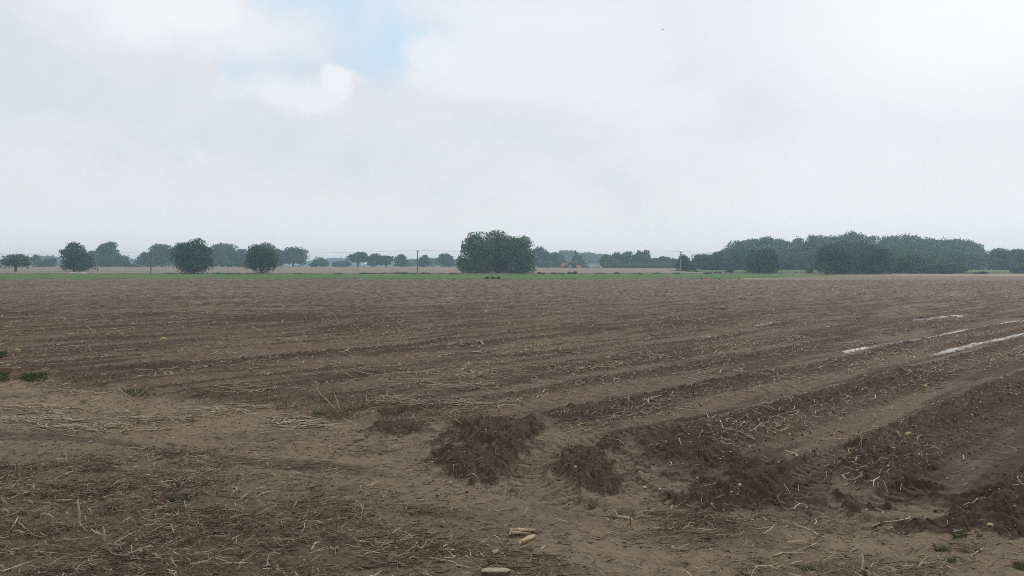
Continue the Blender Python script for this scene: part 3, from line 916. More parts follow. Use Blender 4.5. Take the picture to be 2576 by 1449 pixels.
WOODP = mat('pale_stem', (0.50, 0.41, 0.29), .75, .3, .35, 25, (0.36, 0.27, 0.18), .3, 80)
WOODB = mat('brown_stem', (0.22, 0.155, 0.095), .85, .2, .35, 25, (0.12, 0.085, 0.055), .3, 80)
STALKS = [
 # crop, thickness mm, material, points, standing?, label
 (6, 7, 'P', [(1290,618),(1400,640),(1470,672),(1518,690),(1500,712)], 0, 'long bleached stick with a hooked end on the bare silt at the right'),
 (6, 6, 'P', [(825,780),(920,815),(980,840),(1035,875),(1080,885)], 0, 'pale stick slanting down to the right beside the straw mat'),
 (6, 3, 'P', [(930,770),(1090,782),(1240,800)], 0, 'thin straight straw lying level above a slanting stick'),
 (6, 3, 'P', [(1070,790),(1180,822)], 0, 'short thin straw just under the level one'),
 (6, 5, 'P', [(915,972),(1015,925)], 0, 'short straight yellow straw on bare silt in the lower right'),
 (6, 6, 'P', [(690,1025),(760,1000),(850,1008),(970,1005)], 0, 'bent pale stick near the lower edge right of the centre'),
 (6, 7, 'P', [(1430,800),(1500,775),(1600,765),(1700,745),(1715,725)], 0, 'pale stick rising to the right over bare silt'),
 (6, 6, 'B', [(1400,845),(1500,820),(1560,830),(1620,855)], 0, 'dark arched stick below the rising pale one'),
 (6, 6, 'P', [(2170,1030),(2270,965)], 0, 'short thick yellow straw beside a dark clod in the lower right corner'),
 (6, 3, 'B', [(1230,752),(1370,740)], 0, 'short brown stem on the turning place at the right'),
 (6, 5, 'P', [(30,330),(165,335)], 0, 'short pale stem lying level at the foot of the middle ridge'),
 (6, 5, 'P', [(430,85),(500,82),(560,60),(640,75)], 0, 'pale bent haulm on the end of the middle ridge'),
 (6, 4, 'P', [(595,112),(660,125),(730,122)], 0, 'curved pale haulm lowest on the middle ridge'),
 (6, 5, 'P', [(1000,140),(1080,150),(1210,150)], 0, 'pale haulm across the end of the wheel track'),
 (6, 4, 'B', [(1325,80),(1350,25)], 1, 'short dark stub standing at the wet wheel track'),
 (6, 6, 'P', [(1610,72),(1640,115),(1690,150)], 0, 'thick curved pale haulm beside the largest potato of the right ridge'),
 (6, 5, 'B', [(2100,180),(2250,210),(2400,250)], 0, 'long brown stem over the wet patch at the right'),
 (6, 5, 'B', [(2100,250),(2250,290),(2400,300),(2490,280)], 0, 'long sagging brown stem across the wet patch at the right'),
 (6, 4, 'P', [(590,262),(650,288)], 0, 'short pale straw on dark crumbs of the middle ridge'),
 (6, 5, 'P', [(1820,195),(1900,200),(1940,215)], 0, 'short pale haulm low on the right ridge'),
 (6, 5, 'P', [(280,0),(300,55),(390,70)], 0, 'pale forked haulm on the crest of the middle ridge'),
 (6, 4, 'B', [(2150,800),(2230,845)], 0, 'thin brown stem left of the yellow potato'),
 (6, 4, 'P', [(220,780),(250,840)], 1, 'thin stem standing in the right straw mat'),
 (6, 4, 'B', [(1055,490),(1140,520)], 0, 'short dark stem at the mouth of the wheel track'),
 (6, 3, 'P', [(130,500),(230,480),(290,440)], 0, 'thin dry stem leaning over the crumbly mound'),
 (5, 7, 'B', [(195,965),(330,965),(450,970),(620,975),(700,970)], 0, 'long dark stick lying level in the straw near the lower edge'),
 (5, 7, 'P', [(670,1040),(760,1060),(830,1070),(900,1105),(980,1115)], 0, 'crooked bleached stick left of the cut post'),
 (5, 5, 'P', [(540,605),(650,600)], 0, 'short pale straw on silt left of the centre'),
 (5, 5, 'P', [(425,402),(550,402)], 0, 'lone pale straw on smooth silt left of the crumbly mound'),
 (5, 8, 'P', [(1855,620),(1940,622),(1985,605)], 0, 'short thick pale stick on silt right of the centre'),
 (5, 3, 'B', [(1615,700),(1770,702),(1920,693)], 0, 'thin brown stem lying level on silt right of the centre'),
 (5, 5, 'P', [(170,620),(152,700),(150,760)], 1, 'curved dry stem standing left of the centre'),
 (5, 5, 'P', [(180,775),(230,785),(300,740)], 0, 'bent pale stem at the foot of the curved standing one'),
 (5, 5, 'P', [(1090,85),(1140,92),(1180,100)], 0, 'short pale stem on top of the mound'),
 (5, 4, 'P', [(1120,120),(1160,155),(1185,150)], 0, 'curled pale stem on the flank of the mound'),
 (5, 4, 'P', [(1160,425),(1185,385)], 1, 'small pale stub standing on the lower mound'),
 (5, 4, 'P', [(1345,1100),(1335,1070),(1342,1030)], 1, 'thin pale stem standing right of the cut post'),
 (5, 4, 'B', [(1600,1015),(1650,1060),(1690,1100)], 0, 'thin brown stem slanting near the lower edge'),
 (5, 4, 'P', [(940,1030),(1010,1042),(1080,1055)], 0, 'thin pale stem right of the crooked stick'),
 (5, 6, 'P', [(1250,935),(1350,930)], 0, 'short pale splinter below the broken wood'),
 (5, 7, 'B', [(1250,1020),(1450,1018),(1600,1022),(1700,1015)], 0, 'long flat brown stalk below the broken wood'),
 (5, 6, 'P', [(385,855),(410,835),(440,820)], 0, 'short pale stem on the edge of the straw left of the centre'),
 (5, 6, 'B', [(2180,780),(2180,690)], 1, 'dark stub standing by the grey broken branch'),
 (5, 4, 'B', [(925,935),(950,900),(970,860)], 1, 'thin brown stem leaning up left of the broken wood'),
 (5, 4, 'P', [(430,760),(420,720),(445,685)], 1, 'thin forked stem standing in the near straw'),
 (5, 7, 'B', [(90,150),(180,140),(290,105)], 0, 'straw coloured stalk on the dead grass at the row end'),
 (4, 9, 'P', [(605,800),(595,700),(585,590)], 1, 'thick bundle like stalk standing in the left straw'),
 (4, 7, 'P', [(795,925),(785,860),(778,795)], 1, 'short pale stalk standing right of the thick one'),
 (4, 6, 'P', [(665,805),(720,850),(775,865)], 0, 'pale stem sagging to the foot of the short standing stalk'),
 (4, 5, 'P', [(560,805),(680,800),(760,795)], 0, 'thin pale stem lying level at the foot of the thick stalk'),
 (4, 6, 'P', [(890,915),(960,875),(1020,840)], 0, 'pale straw rising to the right in the left mat'),
 (4, 6, 'P', [(515,905),(600,898),(700,880)], 0, 'pale straw lying nearly level in the left mat'),
 (4, 6, 'P', [(820,690),(900,655)], 0, 'short pale straw above the others in the left mat'),
 (4, 7, 'P', [(1190,990),(1260,930),(1350,890)], 0, 'pale branch rising to the right in the middle of the left straw'),
 (4, 6, 'P', [(1350,890),(1460,870),(1560,855)], 0, 'pale branch continuing the rising one to the right'),
 (4, 7, 'P', [(1325,870),(1305,820),(1290,780)], 1, 'pale stub standing over the rising branch'),
 (4, 8, 'B', [(1710,570),(1800,582),(1900,592)], 0, 'brown stick lying level at the edge of the straw'),
 (4, 6, 'P', [(1810,600),(1890,535)], 0, 'pale straw leaning across the level brown stick'),
 (4, 6, 'P', [(1930,585),(1990,550),(2070,530),(2170,530)], 0, 'crooked pale stick at the edge of the straw'),
 (4, 8, 'P', [(2350,980),(2380,930),(2420,920)], 0, 'short white bent stick near the lower edge'),
 (4, 6, 'P', [(1670,1085),(1770,1082),(1870,1080)], 0, 'pale straw lying level low in the left half'),
 (4, 6, 'P', [(1800,1085),(1840,1050)], 0, 'very short straw on top of the level one'),
 (4, 6, 'P', [(135,770),(190,815),(250,860)], 0, 'straw slanting down to the right near the left edge'),
 (4, 7, 'P', [(960,205),(1050,212),(1140,218)], 0, 'pale stick on the dark damp streak'),
 (4, 5, 'P', [(1055,198),(1160,203),(1250,200)], 0, 'thin pale stick just above the one on the damp streak'),
 (4, 7, 'P', [(480,108),(570,122),(690,125)], 0, 'pale stick on silt left of the damp streak'),
 (4, 7, 'P', [(575,50),(660,62),(750,72),(870,98),(930,80),(960,40)], 0, 'long pale branch with an upturned end on the left headland'),
 (4, 6, 'P', [(780,46),(900,50),(1000,65)], 0, 'pale stick above the branch with the upturned end'),
 (4, 6, 'P', [(395,72),(500,72),(555,62)], 0, 'pale stick just left of the branch with the upturned end'),
 (4, 7, 'P', [(515,330),(498,290),(495,235)], 1, 'curved white stalk standing at the top of the left straw'),
 (4, 5, 'P', [(520,320),(545,270),(580,225)], 1, 'thin stalk leaning right beside the curved white one'),
 (4, 6, 'P', [(1940,195),(2020,172),(2070,165)], 0, 'thin pale stem arching over the small twig heap'),
 (4, 7, 'P', [(2030,185),(2080,205),(2220,200)], 0, 'curved pale stick in the small twig heap'),
 (4, 6, 'P', [(1725,72),(1860,72),(1975,70)], 0, 'pale stick lying level on the silt left of the twig heap'),
 (4, 5, 'P', [(1390,65),(1470,40),(1540,45)], 0, 'thin arched stem on the left headland'),
 (4, 5, 'P', [(0,130),(90,125),(170,115)], 0, 'thin pale stem at the left edge of the headland'),
 (4, 6, 'P', [(1335,1110),(1310,1070),(1290,1025)], 1, 'leaning stub low in the left straw'),
 (4, 6, 'P', [(545,1100),(575,1130),(605,1165)], 0, 'yellow straw slanting out of the lower edge'),
 (4, 5, 'B', [(1255,172),(1300,180),(1345,180)], 0, 'short dark twig on the left headland'),
 (4, 5, 'B', [(1510,128),(1640,136)], 0, 'thin brown stem on smooth silt of the left headland'),
 (4, 4, 'B', [(1640,560),(1630,530),(1650,505)], 1, 'small brown stub standing at the edge of the straw'),
 (4, 5, 'P', [(2410,700),(2402,650)], 1, 'small pale stub standing right in the left straw'),
 (1, 9, 'P', [(890,850),(960,910)], 1, 'straight yellow stalk leaning left in the row end weeds'),
 (1, 9, 'P', [(1040,915),(1080,880),(1115,850)], 1, 'yellow stalk leaning right in the row end weeds'),
 (1, 8, 'P', [(1020,905),(1020,855)], 1, 'upright yellow stub between the two leaning stalks'),
 (1, 7, 'P', [(690,955),(770,925)], 0, 'pale stem left of the yellow leaning stalks'),
 (1, 8, 'P', [(880,950),(1015,948)], 0, 'pale stem lying level under the yellow stalks'),
 (1, 8, 'B', [(450,800),(470,760),(475,660)], 1, 'brown stalk standing right of the green weed patch'),
 (1, 5, 'B', [(230,765),(245,680),(235,610)], 1, 'thin brown stalk standing behind the green weed patch'),
 (1, 8, 'P', [(2385,850),(2430,910),(2480,960),(2576,1060)], 1, 'long dry stalk leaning left out of the dead weed'),
 (1, 7, 'P', [(2520,880),(2545,960),(2576,1050)], 1, 'shorter dry stalk of the dead weed'),
 (1, 7, 'P', [(2070,855),(2110,885),(2220,885),(2310,885)], 0, 'long pale haulm curving along the silt behind the dead weed'),
 (1, 7, 'P', [(1080,735),(1190,735)], 0, 'level pale haulm on a low row at the left'),
 (1, 7, 'P', [(1540,295),(1515,290)], 0, 'short white haulm in the far rows at the left'),
 (2, 7, 'P', [(10,1075),(45,1100),(80,1110)], 1, 'dry stalk at the foot of the dead weed'),
 (2, 7, 'P', [(800,1060),(850,1090),(905,1125)], 0, 'straight yellow stalk on the dead grass by the mound'),
 (2, 6, 'P', [(540,1050),(560,1090),(580,1125)], 1, 'yellow stalk standing in the dead grass by the mound'),
 (2, 6, 'P', [(430,1050),(530,1030)], 0, 'white stalk on the dead grass by the mound'),
 (2, 7, 'P', [(2270,915),(2330,935),(2400,960)], 0, 'yellow straw on the crest of the dark ridge'),
 (2, 7, 'P', [(2280,950),(2380,920),(2470,895)], 0, 'yellow straw crossing another on the dark ridge'),
 (2, 6, 'P', [(1730,1003),(1850,990),(1960,970)], 0, 'thin pale haulm along the crest of the dark ridge'),
 (3, 8, 'P', [(285,1100),(300,1160),(390,1175)], 0, 'thick white haulm standing on the near ridge'),
 (3, 7, 'P', [(180,1050),(205,1100),(255,1055)], 0, 'v shaped pale haulm on the near ridge'),
 (3, 7, 'P', [(500,1010),(540,990),(600,1000)], 0, 'hooked pale haulm on the crest of the near ridge'),
 (3, 7, 'P', [(630,950),(645,970),(660,1000)], 1, 'pale stub standing on the crest of the near ridge'),
 (3, 7, 'P', [(885,905),(883,855)], 1, 'upright pale stub in the wheel track crest'),
 (3, 7, 'P', [(1110,835),(1160,870),(1215,900)], 0, 'pale haulm slanting down the near ridge'),
 (3, 6, 'B', [(1325,1190),(1350,1130)], 1, 'dark twig standing at the puddled track'),
 (3, 7, 'P', [(1040,1245),(1150,1245),(1250,1240)], 0, 'long pale haulm lying across the wheel track'),
 (3, 6, 'P', [(700,1140),(760,1110),(800,1100)], 0, 'pale haulm high on the near ridge'),
]


def stalk(c, th, mt_, P, up, label):
    D = [crop_pt(c, *q) for q in P]
    if up:
        D = sorted(D, key=lambda q: -q[1])
        b = gp(*D[0]); z0 = gz1(b.x, b.y)
        b = gp(D[0][0], D[0][1], z0)
        pts = [Vector((b.x, b.y, z0 - .01))]
        for q in D[1:]:
            # same distance as its foot, slightly nearer as it leans
            Yd = b.y * .995
            Yc = Yd * CP + HC * SP
            k = (q[1] - 724.5) / FD
            z = HC + (-k * CP - SP) / (CP - k * SP) * Yd
            X = (q[0] - 1288) / FD * ((Yd) * CP - (z - HC) * SP)
            pts.append(Vector((X, Yd, z)))
    else:
        pts = []
        for q in D:
            g = gp(*q)
            for _ in range(2):
                z = gz1(g.x, g.y); g = gp(q[0], q[1], z)
            pts.append(Vector((g.x, g.y, z + th * .0006 + .003)))
    # a few more points with slight irregularity
    fine = []
    for i in range(len(pts) - 1):
        for f in ((0, .5) if len(pts) < 5 else (0,)):
            q = pts[i].lerp(pts[i + 1], f)
            if i or f: q = q + Vector((random.uniform(-1, 1), random.uniform(-1, 1), random.uniform(0, 1))) * th * .0005
            fine.append(q)
    fine.append(pts[-1])
    o0 = fine[0].copy()
    n = len(fine)
    mb = MB()
    r = th * .00085
    mb.tube([q - o0 for q in fine], [r * (1.1 - .55 * abs(i / (n - 1) * 1.2 - .3)) for i in range(n)], 6, True, .35)
    o = mb.build('dry_stalk', WOODP if mt_ == 'P' else WOODB, None, True, o0)
    tag(o, label, 'stalk', 'dry stalks and sticks left on the ground')


for a in STALKS:
    stalk(*a)

# ------------------------------------------------------------------ potatoes
POT = mat('potato_skin', (0.42, 0.33, 0.13), .6, .3, .3, 14, (0.30, 0.24, 0.11), .2, 40)
POTY = mat('green_potato_skin', (0.38, 0.36, 0.13), .55, .35, .3, 14, (0.25, 0.25, 0.10), .2, 40)
FLINT = mat('flint_stone', (0.52, 0.47, 0.40), .6, .4, .3, 20, (0.36, 0.30, 0.24), .3, 50)


def lump_mesh(name, seed, el=(1, .8, .7), nz=.12):
    import bmesh
    bm = bmesh.new()
    bmesh.ops.create_icosphere(bm, subdivisions=3, radius=1)
    for v_ in bm.verts:
        q = v_.co
        k = 1 + nz * float(vn(np.array(q.x * 1.3 + seed), np.array(q.y * 1.3 + q.z * 2.1), seed))
        v_.co = Vector((q.x * el[0], q.y * el[1], q.z * el[2])) * k
    me = bpy.data.meshes.new(name); bm.to_mesh(me); bm.free()
    me.polygons.foreach_set('use_smooth', [True] * len(me.polygons))
    return me


PM = [lump_mesh('potato', 3), lump_mesh('potato', 5, (1, .7, .72), .16), lump_mesh('potato', 9, (1, .88, .75), .10)]
PMY = [m_.copy() for m_ in PM]
for m_ in PM: m_.materials.append(POT)
for m_ in PMY: m_.materials.append(POTY)
POTS = [(1782, 853, 13, 1, 'yellow potato lying at the far edge of the middle rows'), (2186, 929, 10, 0, 'round potato at the side of the second wheel track from the right'),
 (2177, 949, 11, 0, 'potato with a brown skin just below the round one by the wheel track'), (2391, 939, 11, 1, 'greenish potato high on the broad ridge at the right'), (2327, 975, 13, 1, 'large greenish potato low on the broad ridge at the right'),
 (2329, 929, 8, 0, 'small potato on the broad ridge under the long puddle'), (2327, 861, 8, 0, 'small potato between the two long puddles'), (2188, 890, 7, 0, 'small potato below the start of the far long puddle'), (2102, 908, 8, 0, 'small potato on the ridge left of the near puddle'),
 (1784, 1071, 8, 1, 'small greenish potato at the left end of the near ridge'), (2087, 1044, 8, 0, 'small potato in the haulm right of the near ridge'), (2283, 1095, 15, 1, 'biggest yellow potato on the right hand ridge'), (2188, 1086, 9, 1, 'greenish potato left of the biggest one on the right ridge'),
 (2156, 1096, 9, 0, 'yellow potato at the left end of the right ridge'), (2346, 1020, 9, 0, 'left one of two potatoes on the crest of the right ridge'), (2361, 1013, 8, 0, 'right one of two potatoes on the crest of the right ridge'), (2431, 1019, 7, 0, 'small lone potato near the right end of the crest'),
 (1986, 1095, 10, 0, 'flat potato at the right foot of the near ridge'), (1931, 1080, 7, 0, 'small potato in the middle of the near ridge'), (1949, 1091, 8, 0, 'pale potato just right of the small one on the near ridge'), (2491, 1326, 18, 1, 'bright yellow green potato at the lower right corner of the mounds'),
 (2269, 1257, 9, 1, 'small yellow potato on the tyre marked ground'), (2284, 1143, 11, 1, 'flat greenish potato half way down the right ridge'), (2234, 1174, 8, 0, 'small brown potato low on the right ridge'), (2431, 1219, 8, 0, 'small potato beside the wet patch'), (2156, 1184, 7, 0, 'small potato at the left foot of the right ridge'),
 (410, 858, 17, 1, 'largest yellow potato of the left rows'), (44, 885, 15, 0, 'tan potato near the left edge'), (303, 922, 11, 0, 'brown potato nearest to the headland at the left'), (315, 815, 8, 0, 'small potato behind the largest one of the left rows'),
 (535, 819, 8, 0, 'small potato beside a white curved haulm'), (702, 854, 9, 0, 'tan potato right of the largest left one'), (563, 876, 8, 1, 'small greenish potato in a heap of haulm'), (235, 833, 6, 0, 'tiny potato in the far left rows'), (765, 875, 8, 0, 'small tan potato left of the centre rows'),
 (1104, 900, 10, 0, 'pale potato in the centre rows'), (1160, 869, 7, 0, 'small potato behind the pale one in the centre rows'), (1721, 904, 7, 1, 'small greenish potato in the rows right of the centre'), (1540, 880, 6, 0, 'tiny potato in the rows right of the centre'), (2540, 1043, 7, 0, 'small potato at the right edge of the frame')]
for i, (x, y, s, gr, lb) in enumerate(POTS):
    g = gp(x, y)
    for _ in range(3):
        z = gz1(g.x, g.y); g = gp(x, y, z)
    r = s / FD * g.y * .5
    o = bpy.data.objects.new('potato', (PMY if gr else PM)[i % 3])
    COL.objects.link(o)
    o.location = (g.x, g.y, z + r * .45)
    o.scale = (r, r, r)
    o.rotation_euler = (random.uniform(-.3, .3), random.uniform(-.3, .3), random.uniform(-.7, .7))
    tag(o, lb, 'potato', 'potatoes left lying on the field')
for x, y, s, lb in [(1927, 1202, 8, 'white stone on the crumbly mound right of the wheel track'), (1860, 1220, 9, 'round pale stone left on the crumbly mound'), (1413, 1381, 19, 'pale lumpy stone near the lower edge above the cut post'), (1257, 1397, 18, 'pale stone with a dry root beside the straw'), (1448, 1175, 8, 'pale stone on top of the small centre mound'), (1464, 1170, 9, 'tan stone right of another on the centre mound'), (1693, 1379, 13, 'flat yellow stone lone on the silt by the lower edge'), (1622, 1228, 11, 'grey flat stone on silt right of the centre mound'), (1660, 1232, 9, 'white flat stone right of the grey one'), (1840, 1238, 6, 'small pale stone at the foot of the mound'), (1790, 1268, 7, 'small pale stone on silt under the mound'), (330, 1374, 8, 'small white stone in the left straw')]:
    if x == 1413: x, y = 1248, 1390
    elif x == 1257: x, y, lb = 1264, 1394, 'small tan stone touching the pale lumpy one'; 
    if x == 1264: s = 9
    g = gp(x, y); z = gz1(g.x, g.y); g = gp(x, y, z)
    r = s / FD * g.y * .5
    o = link('stone', lump_mesh('stone', int(x) % 17 + 1, (1, .8, .6), .35), FLINT, None, (g.x, g.y, z + r * .25))
    o.scale = (r, r, r); o.rotation_euler = (0, 0, random.uniform(0, 3))
    tag(o, lb, 'stone', 'single stones on the headland')

# ------------------------------------------------------------------ broken wood and the cut post
BONE = mat('peeled_wood', (0.55, 0.43, 0.29), .75, .25, .3, 60, (0.34, 0.23, 0.14), .8, 90)
SAWN = mat('sawn_end', (0.36, 0.31, 0.23), .8, .2, .3, 40, (0.28, 0.23, 0.16), .4, 90)
BARK = mat('old_bark', (0.115, 0.09, 0.062), .9, .15, .4, 30, (0.07, 0.055, 0.04), .8, 60)
GREYW = mat('grey_wood', (0.36, 0.32, 0.27), .7, .3, .3, 30, (0.26, 0.21, 0.16), .4, 60)


def zp(cx, cy):     # from the close-up of the wood
    return (1700 + cx / 6.247) / 1.4161, (1820 + cy / 6.247) / 1.4161


def limb(name, pts, rads, m, label, cat, n=12, jag=0.0, grp=None):
    """pts: photo positions of the axis as it lies on the ground"""
    P = []
    for (x, y), r in zip(pts, rads):
        g = gp(x, y, 0.0)
        z = gz1(g.x, g.y)
        g = gp(x, y, z + r)
        P.append(Vector((g.x, g.y, z + r * .8)))
    o0 = P[0].copy()
    mb = MB()
    mb.tube([q - o0 for q in P], rads, max(6, n - 5), True, .3)
    if jag:
        for k in range(4):
            a = P[-1] - o0; d = (P[-1] - P[-2]).normalized()
            off = Vector((random.uniform(-.5, .5), random.uniform(-.5, .5), random.uniform(-.5, .6))) * rads[-1]
            mb.tube([a + off - d * .004, a + off + d * jag * random.uniform(.5, 1)], [rads[-1] * .35, rads[-1] * .06], 5)
    o = mb.build(name, m, None, False, o0)
    return tag(o, label, cat, grp)


root = empty('split_branch', (0, 0, 0))
A = [zp(745, 425), zp(900, 420), zp(1100, 425), zp(1290, 432)]
def gpl(q, r):
    g = gp(*q); z = gz1(g.x, g.y); g = gp(q[0], q[1], z + r); return Vector((g.x, g.y, z + r * .9))
P1 = [gpl(q, .012) for q in A]
root.location = P1[0]
mb = MB(); mb.tube([p_ - P1[0] for p_ in P1], [.0125, .0145, .0135, .0125], 8, True, .32)
mb.build('upper_limb', BONE, root)
P2 = [gpl(zp(*q), .010) for q in [(760, 440), (800, 485), (900, 480), (1050, 490), (1180, 500)]]
mb = MB(); mb.tube([p_ - P1[0] for p_ in P2], [.012, .013, .011, .008, .003], 7, True, .32)
mb.build('lower_limb', BONE, root)
tag(root, 'peeled pale branch split into two limbs lying on wet silt', 'branch')
limb('broken_branch', [zp(1270, 545), zp(1180, 585), zp(1080, 635), zp(990, 672), zp(930, 680)], [.013, .017, .018, .015, .010], BONE, 'short thick peeled branch with a splintered end in front of the split one', 'branch', 14, .03)
limb('wood_chip', [zp(725, 470), zp(735, 510), zp(745, 550)], [.007, .009, .004], BONE, 'small peeled wood chip left of the split branch', 'wood chip', 7)
limb('broken_branch', [crop_pt(5, 2035, 716), crop_pt(5, 2090, 718), crop_pt(5, 2135, 726), crop_pt(5, 2180, 736)], [.009, .013, .013, .009], GREYW, 'short grey broken branch half sunk in silt right of the centre', 'branch', 10, .02)
limb('clod', [crop_pt(6, 2205, 972), crop_pt(6, 2225, 975), crop_pt(6, 2245, 978)], [.008, .016, .008], BARK, 'dark clod beside a thick yellow straw in the lower right corner', 'clod', 8)
limb('clod', [crop_pt(6, 2225, 862), crop_pt(6, 2240, 862), crop_pt(6, 2255, 864)], [.008, .015, .008], BARK, 'small dark clod below the bright yellow green potato', 'clod', 8)

root = empty('cut_post', (0, 0, 0))
cx_, cy_ = (1246.5 - 1288) / FD * 5.15, 5.15
root.location = (cx_, cy_, -.022)
mb = MB()
n = 28
ring = []
for k in range(n):
    a = 2 * math.pi * k / n
    sq = 1 / (abs(math.cos(a)) ** 5 + abs(math.sin(a)) ** 5) ** .2
    w = 1 + .03 * random.uniform(-1, 1)
    ring.append((.088 * math.cos(a) * sq ** .5 * w, .038 * math.sin(a) * sq ** .5 * w + (.006 if math.sin(a) < 0 else 0)))
vs = [(x * .93, y, -.03) for x, y in ring] + [(x * .97, y, .05) for x, y in ring] + [(x, y, .098 + .003 * math.sin(9 * x * 20)) for x, y in ring]
fs = [(i + l * n, (i + 1) % n + l * n, (i + 1) % n + (l + 1) * n, i + (l + 1) * n) for l in range(2) for i in range(n)]
mb.add(vs, fs)
mb.build('post_side', BARK, root)
mb = MB()
vs = [(x * 1.0, y * 1.0, .098 + .003 * math.sin(9 * x * 20)) for x, y in ring] + [(x * .94, y * .92, .103 + .002 * random.random()) for x, y in ring] + [(0, 0, .104)]
fs = [(i, (i + 1) % n, (i + 1) % n + n, i + n) for i in range(n)] + [(i + n, (i + 1) % n + n, 2 * n) for i in range(n)]
mb.add(vs, fs)
mb.build('sawn_top', SAWN, root)
tag(root, 'weathered sawn off post sticking out of the ground at the lower edge', 'post')

# ------------------------------------------------------------------ green tufts
TUFTS = [(85, 957, 48, 11, 700, 0, 'wide green weed patch at the left end of the rows'), (8, 955, 22, 8, 250, 0, 'small green weed at the left edge'), (350, 993, 60, 8, 260, 2, 'sparse yellow green weed by the yellow leaning stalks'), (433, 1263, 13, 5, 60, 0, 'single small green tuft in the left straw'),
         (232, 1430, 12, 8, 40, 1, 'tiny green tuft at the bottom of the left straw'), (2414, 1352, 26, 8, 170, 1, 'dark green tuft below the yellow green potato'), (2367, 1386, 24, 9, 170, 1, 'green tuft second from the top in the lower right corner'), (2391, 1416, 22, 8, 120, 1, 'green tuft third from the top in the lower right corner'),
         (2566, 1426, 22, 10, 150, 1, 'green tuft in the very corner at the lower right'), (2031, 1427, 22, 7, 90, 1, 'faint green tuft at the lower edge right of the middle'), (796, 1047, 16, 6, 130, 0, 'bright green sprig under the dead weed'), (8, 905, 12, 8, 160, 0, 'green weed at the left edge among the rows'), (620, 1018, 26, 9, 120, 2, 'olive weed in the dead grass left of the dead weed'),
         (210, 1010, 10, 3, 20, 2, 'tiny olive sprig on silt at the left')]
GC = [.72 * np.array([[.07, .14, .03], [.10, .18, .05], [.05, .10, .03]]), np.array([[.06, .10, .03], [.09, .13, .045], [.12, .11, .05]]), np.array([[.13, .13, .05], [.17, .15, .07], [.10, .11, .04]])]
for x, y, wx_, wy_, n_, ci, lb in TUFTS:
    px_ = x + np.clip(rs.randn(n_), -1.5, 1.5) * wx_ * .42; py_ = y + np.clip(rs.randn(n_), -1.5, 1.5) * wy_ * .42
    G = [gp(a, b) for a, b in zip(px_, py_)]
    c0 = gp(x, y)
    far_ = c0.y / 6
    gx = np.array([q.x for q in G]); gy = np.array([q.y for q in G])
    me = blades('tuft', gx, gy, (.02 + .035 * rs.rand(n_)) * far_ ** .8, (.0018 + .0018 * rs.rand(n_)) * far_ ** .9, .5 + .9 * rs.rand(n_), pick(GC[ci], n_, .3))
    me.transform(Matrix.Translation((-c0.x, -c0.y, 0)))
    tag(link('green_tuft', me, BLADE, None, (c0.x, c0.y, 0)), lb, 'weed', 'green weeds growing through the bare ground')

# dead weed leaning left at the row ends
n_ = 300
px_ = 845 + np.clip(rs.randn(n_), -1.4, 1.4) * 22; py_ = 1048 + np.clip(rs.randn(n_), -1.4, 1.4) * 7
G = [gp(a, b) for a, b in zip(px_, py_)]
c0 = gp(850, 1050)
me = blades('dead_weed', np.array([q.x for q in G]), np.array([q.y for q in G]), .04 + .13 * rs.rand(n_), .0025 + .002 * rs.rand(n_), .3 + .8 * rs.rand(n_), pick(WEED_C * 1.2, n_, .3))
me.transform(Matrix.Translation((-c0.x, -c0.y, 0)))
tag(link('dead_weed', me, BLADE, None, (c0.x, c0.y, 0)), 'dead weed tangled with dry stalks at the edge of the rows', 'weed')

# ------------------------------------------------------------------ trees
LEAF = bpy.data.materials.new('foliage'); LEAF.use_nodes = True
t = NT(LEAF.node_tree)
a = t.n('ShaderNodeAttribute', attribute_name='tint')
p = t.n('ShaderNodeBsdfPrincipled')
t.put(p.inputs['Base Color'], a.outputs[0]); p.inputs['Roughness'].default_value = .65; p.inputs['Specular IOR Level'].default_value = .25
tr = t.n('ShaderNodeBsdfTranslucent'); t.put(tr.inputs[0], a.outputs[0])
mx = t.n('ShaderNodeMixShader'); mx.inputs[0].default_value = .22
t.put(mx.inputs[1], p.outputs[0]); t.put(mx.inputs[2], tr.outputs[0])
t.put(t.n('ShaderNodeOutputMaterial').inputs[0], mx.outputs[0])
TRUNK = mat('tree_bark', (0.10, 0.08, 0.06), .9, .1, .4, 2, (0.06, 0.05, 0.04))
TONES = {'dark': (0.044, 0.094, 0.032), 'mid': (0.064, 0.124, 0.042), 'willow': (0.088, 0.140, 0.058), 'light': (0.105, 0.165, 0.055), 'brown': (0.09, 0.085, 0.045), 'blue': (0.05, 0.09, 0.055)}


def dist_of_row(y):
    """distance at which the terrain is seen at photo row y"""
    Ys = np.concatenate([np.linspace(100, 274, 60), np.linspace(275, 1900, 600)])
    rows = HY - (terr(Ys) - HC) / Ys * FD
    i = np.argmin(np.abs(rows - y) + np.where(rows < y - .001, 0, 0))
    return float(Ys[i])


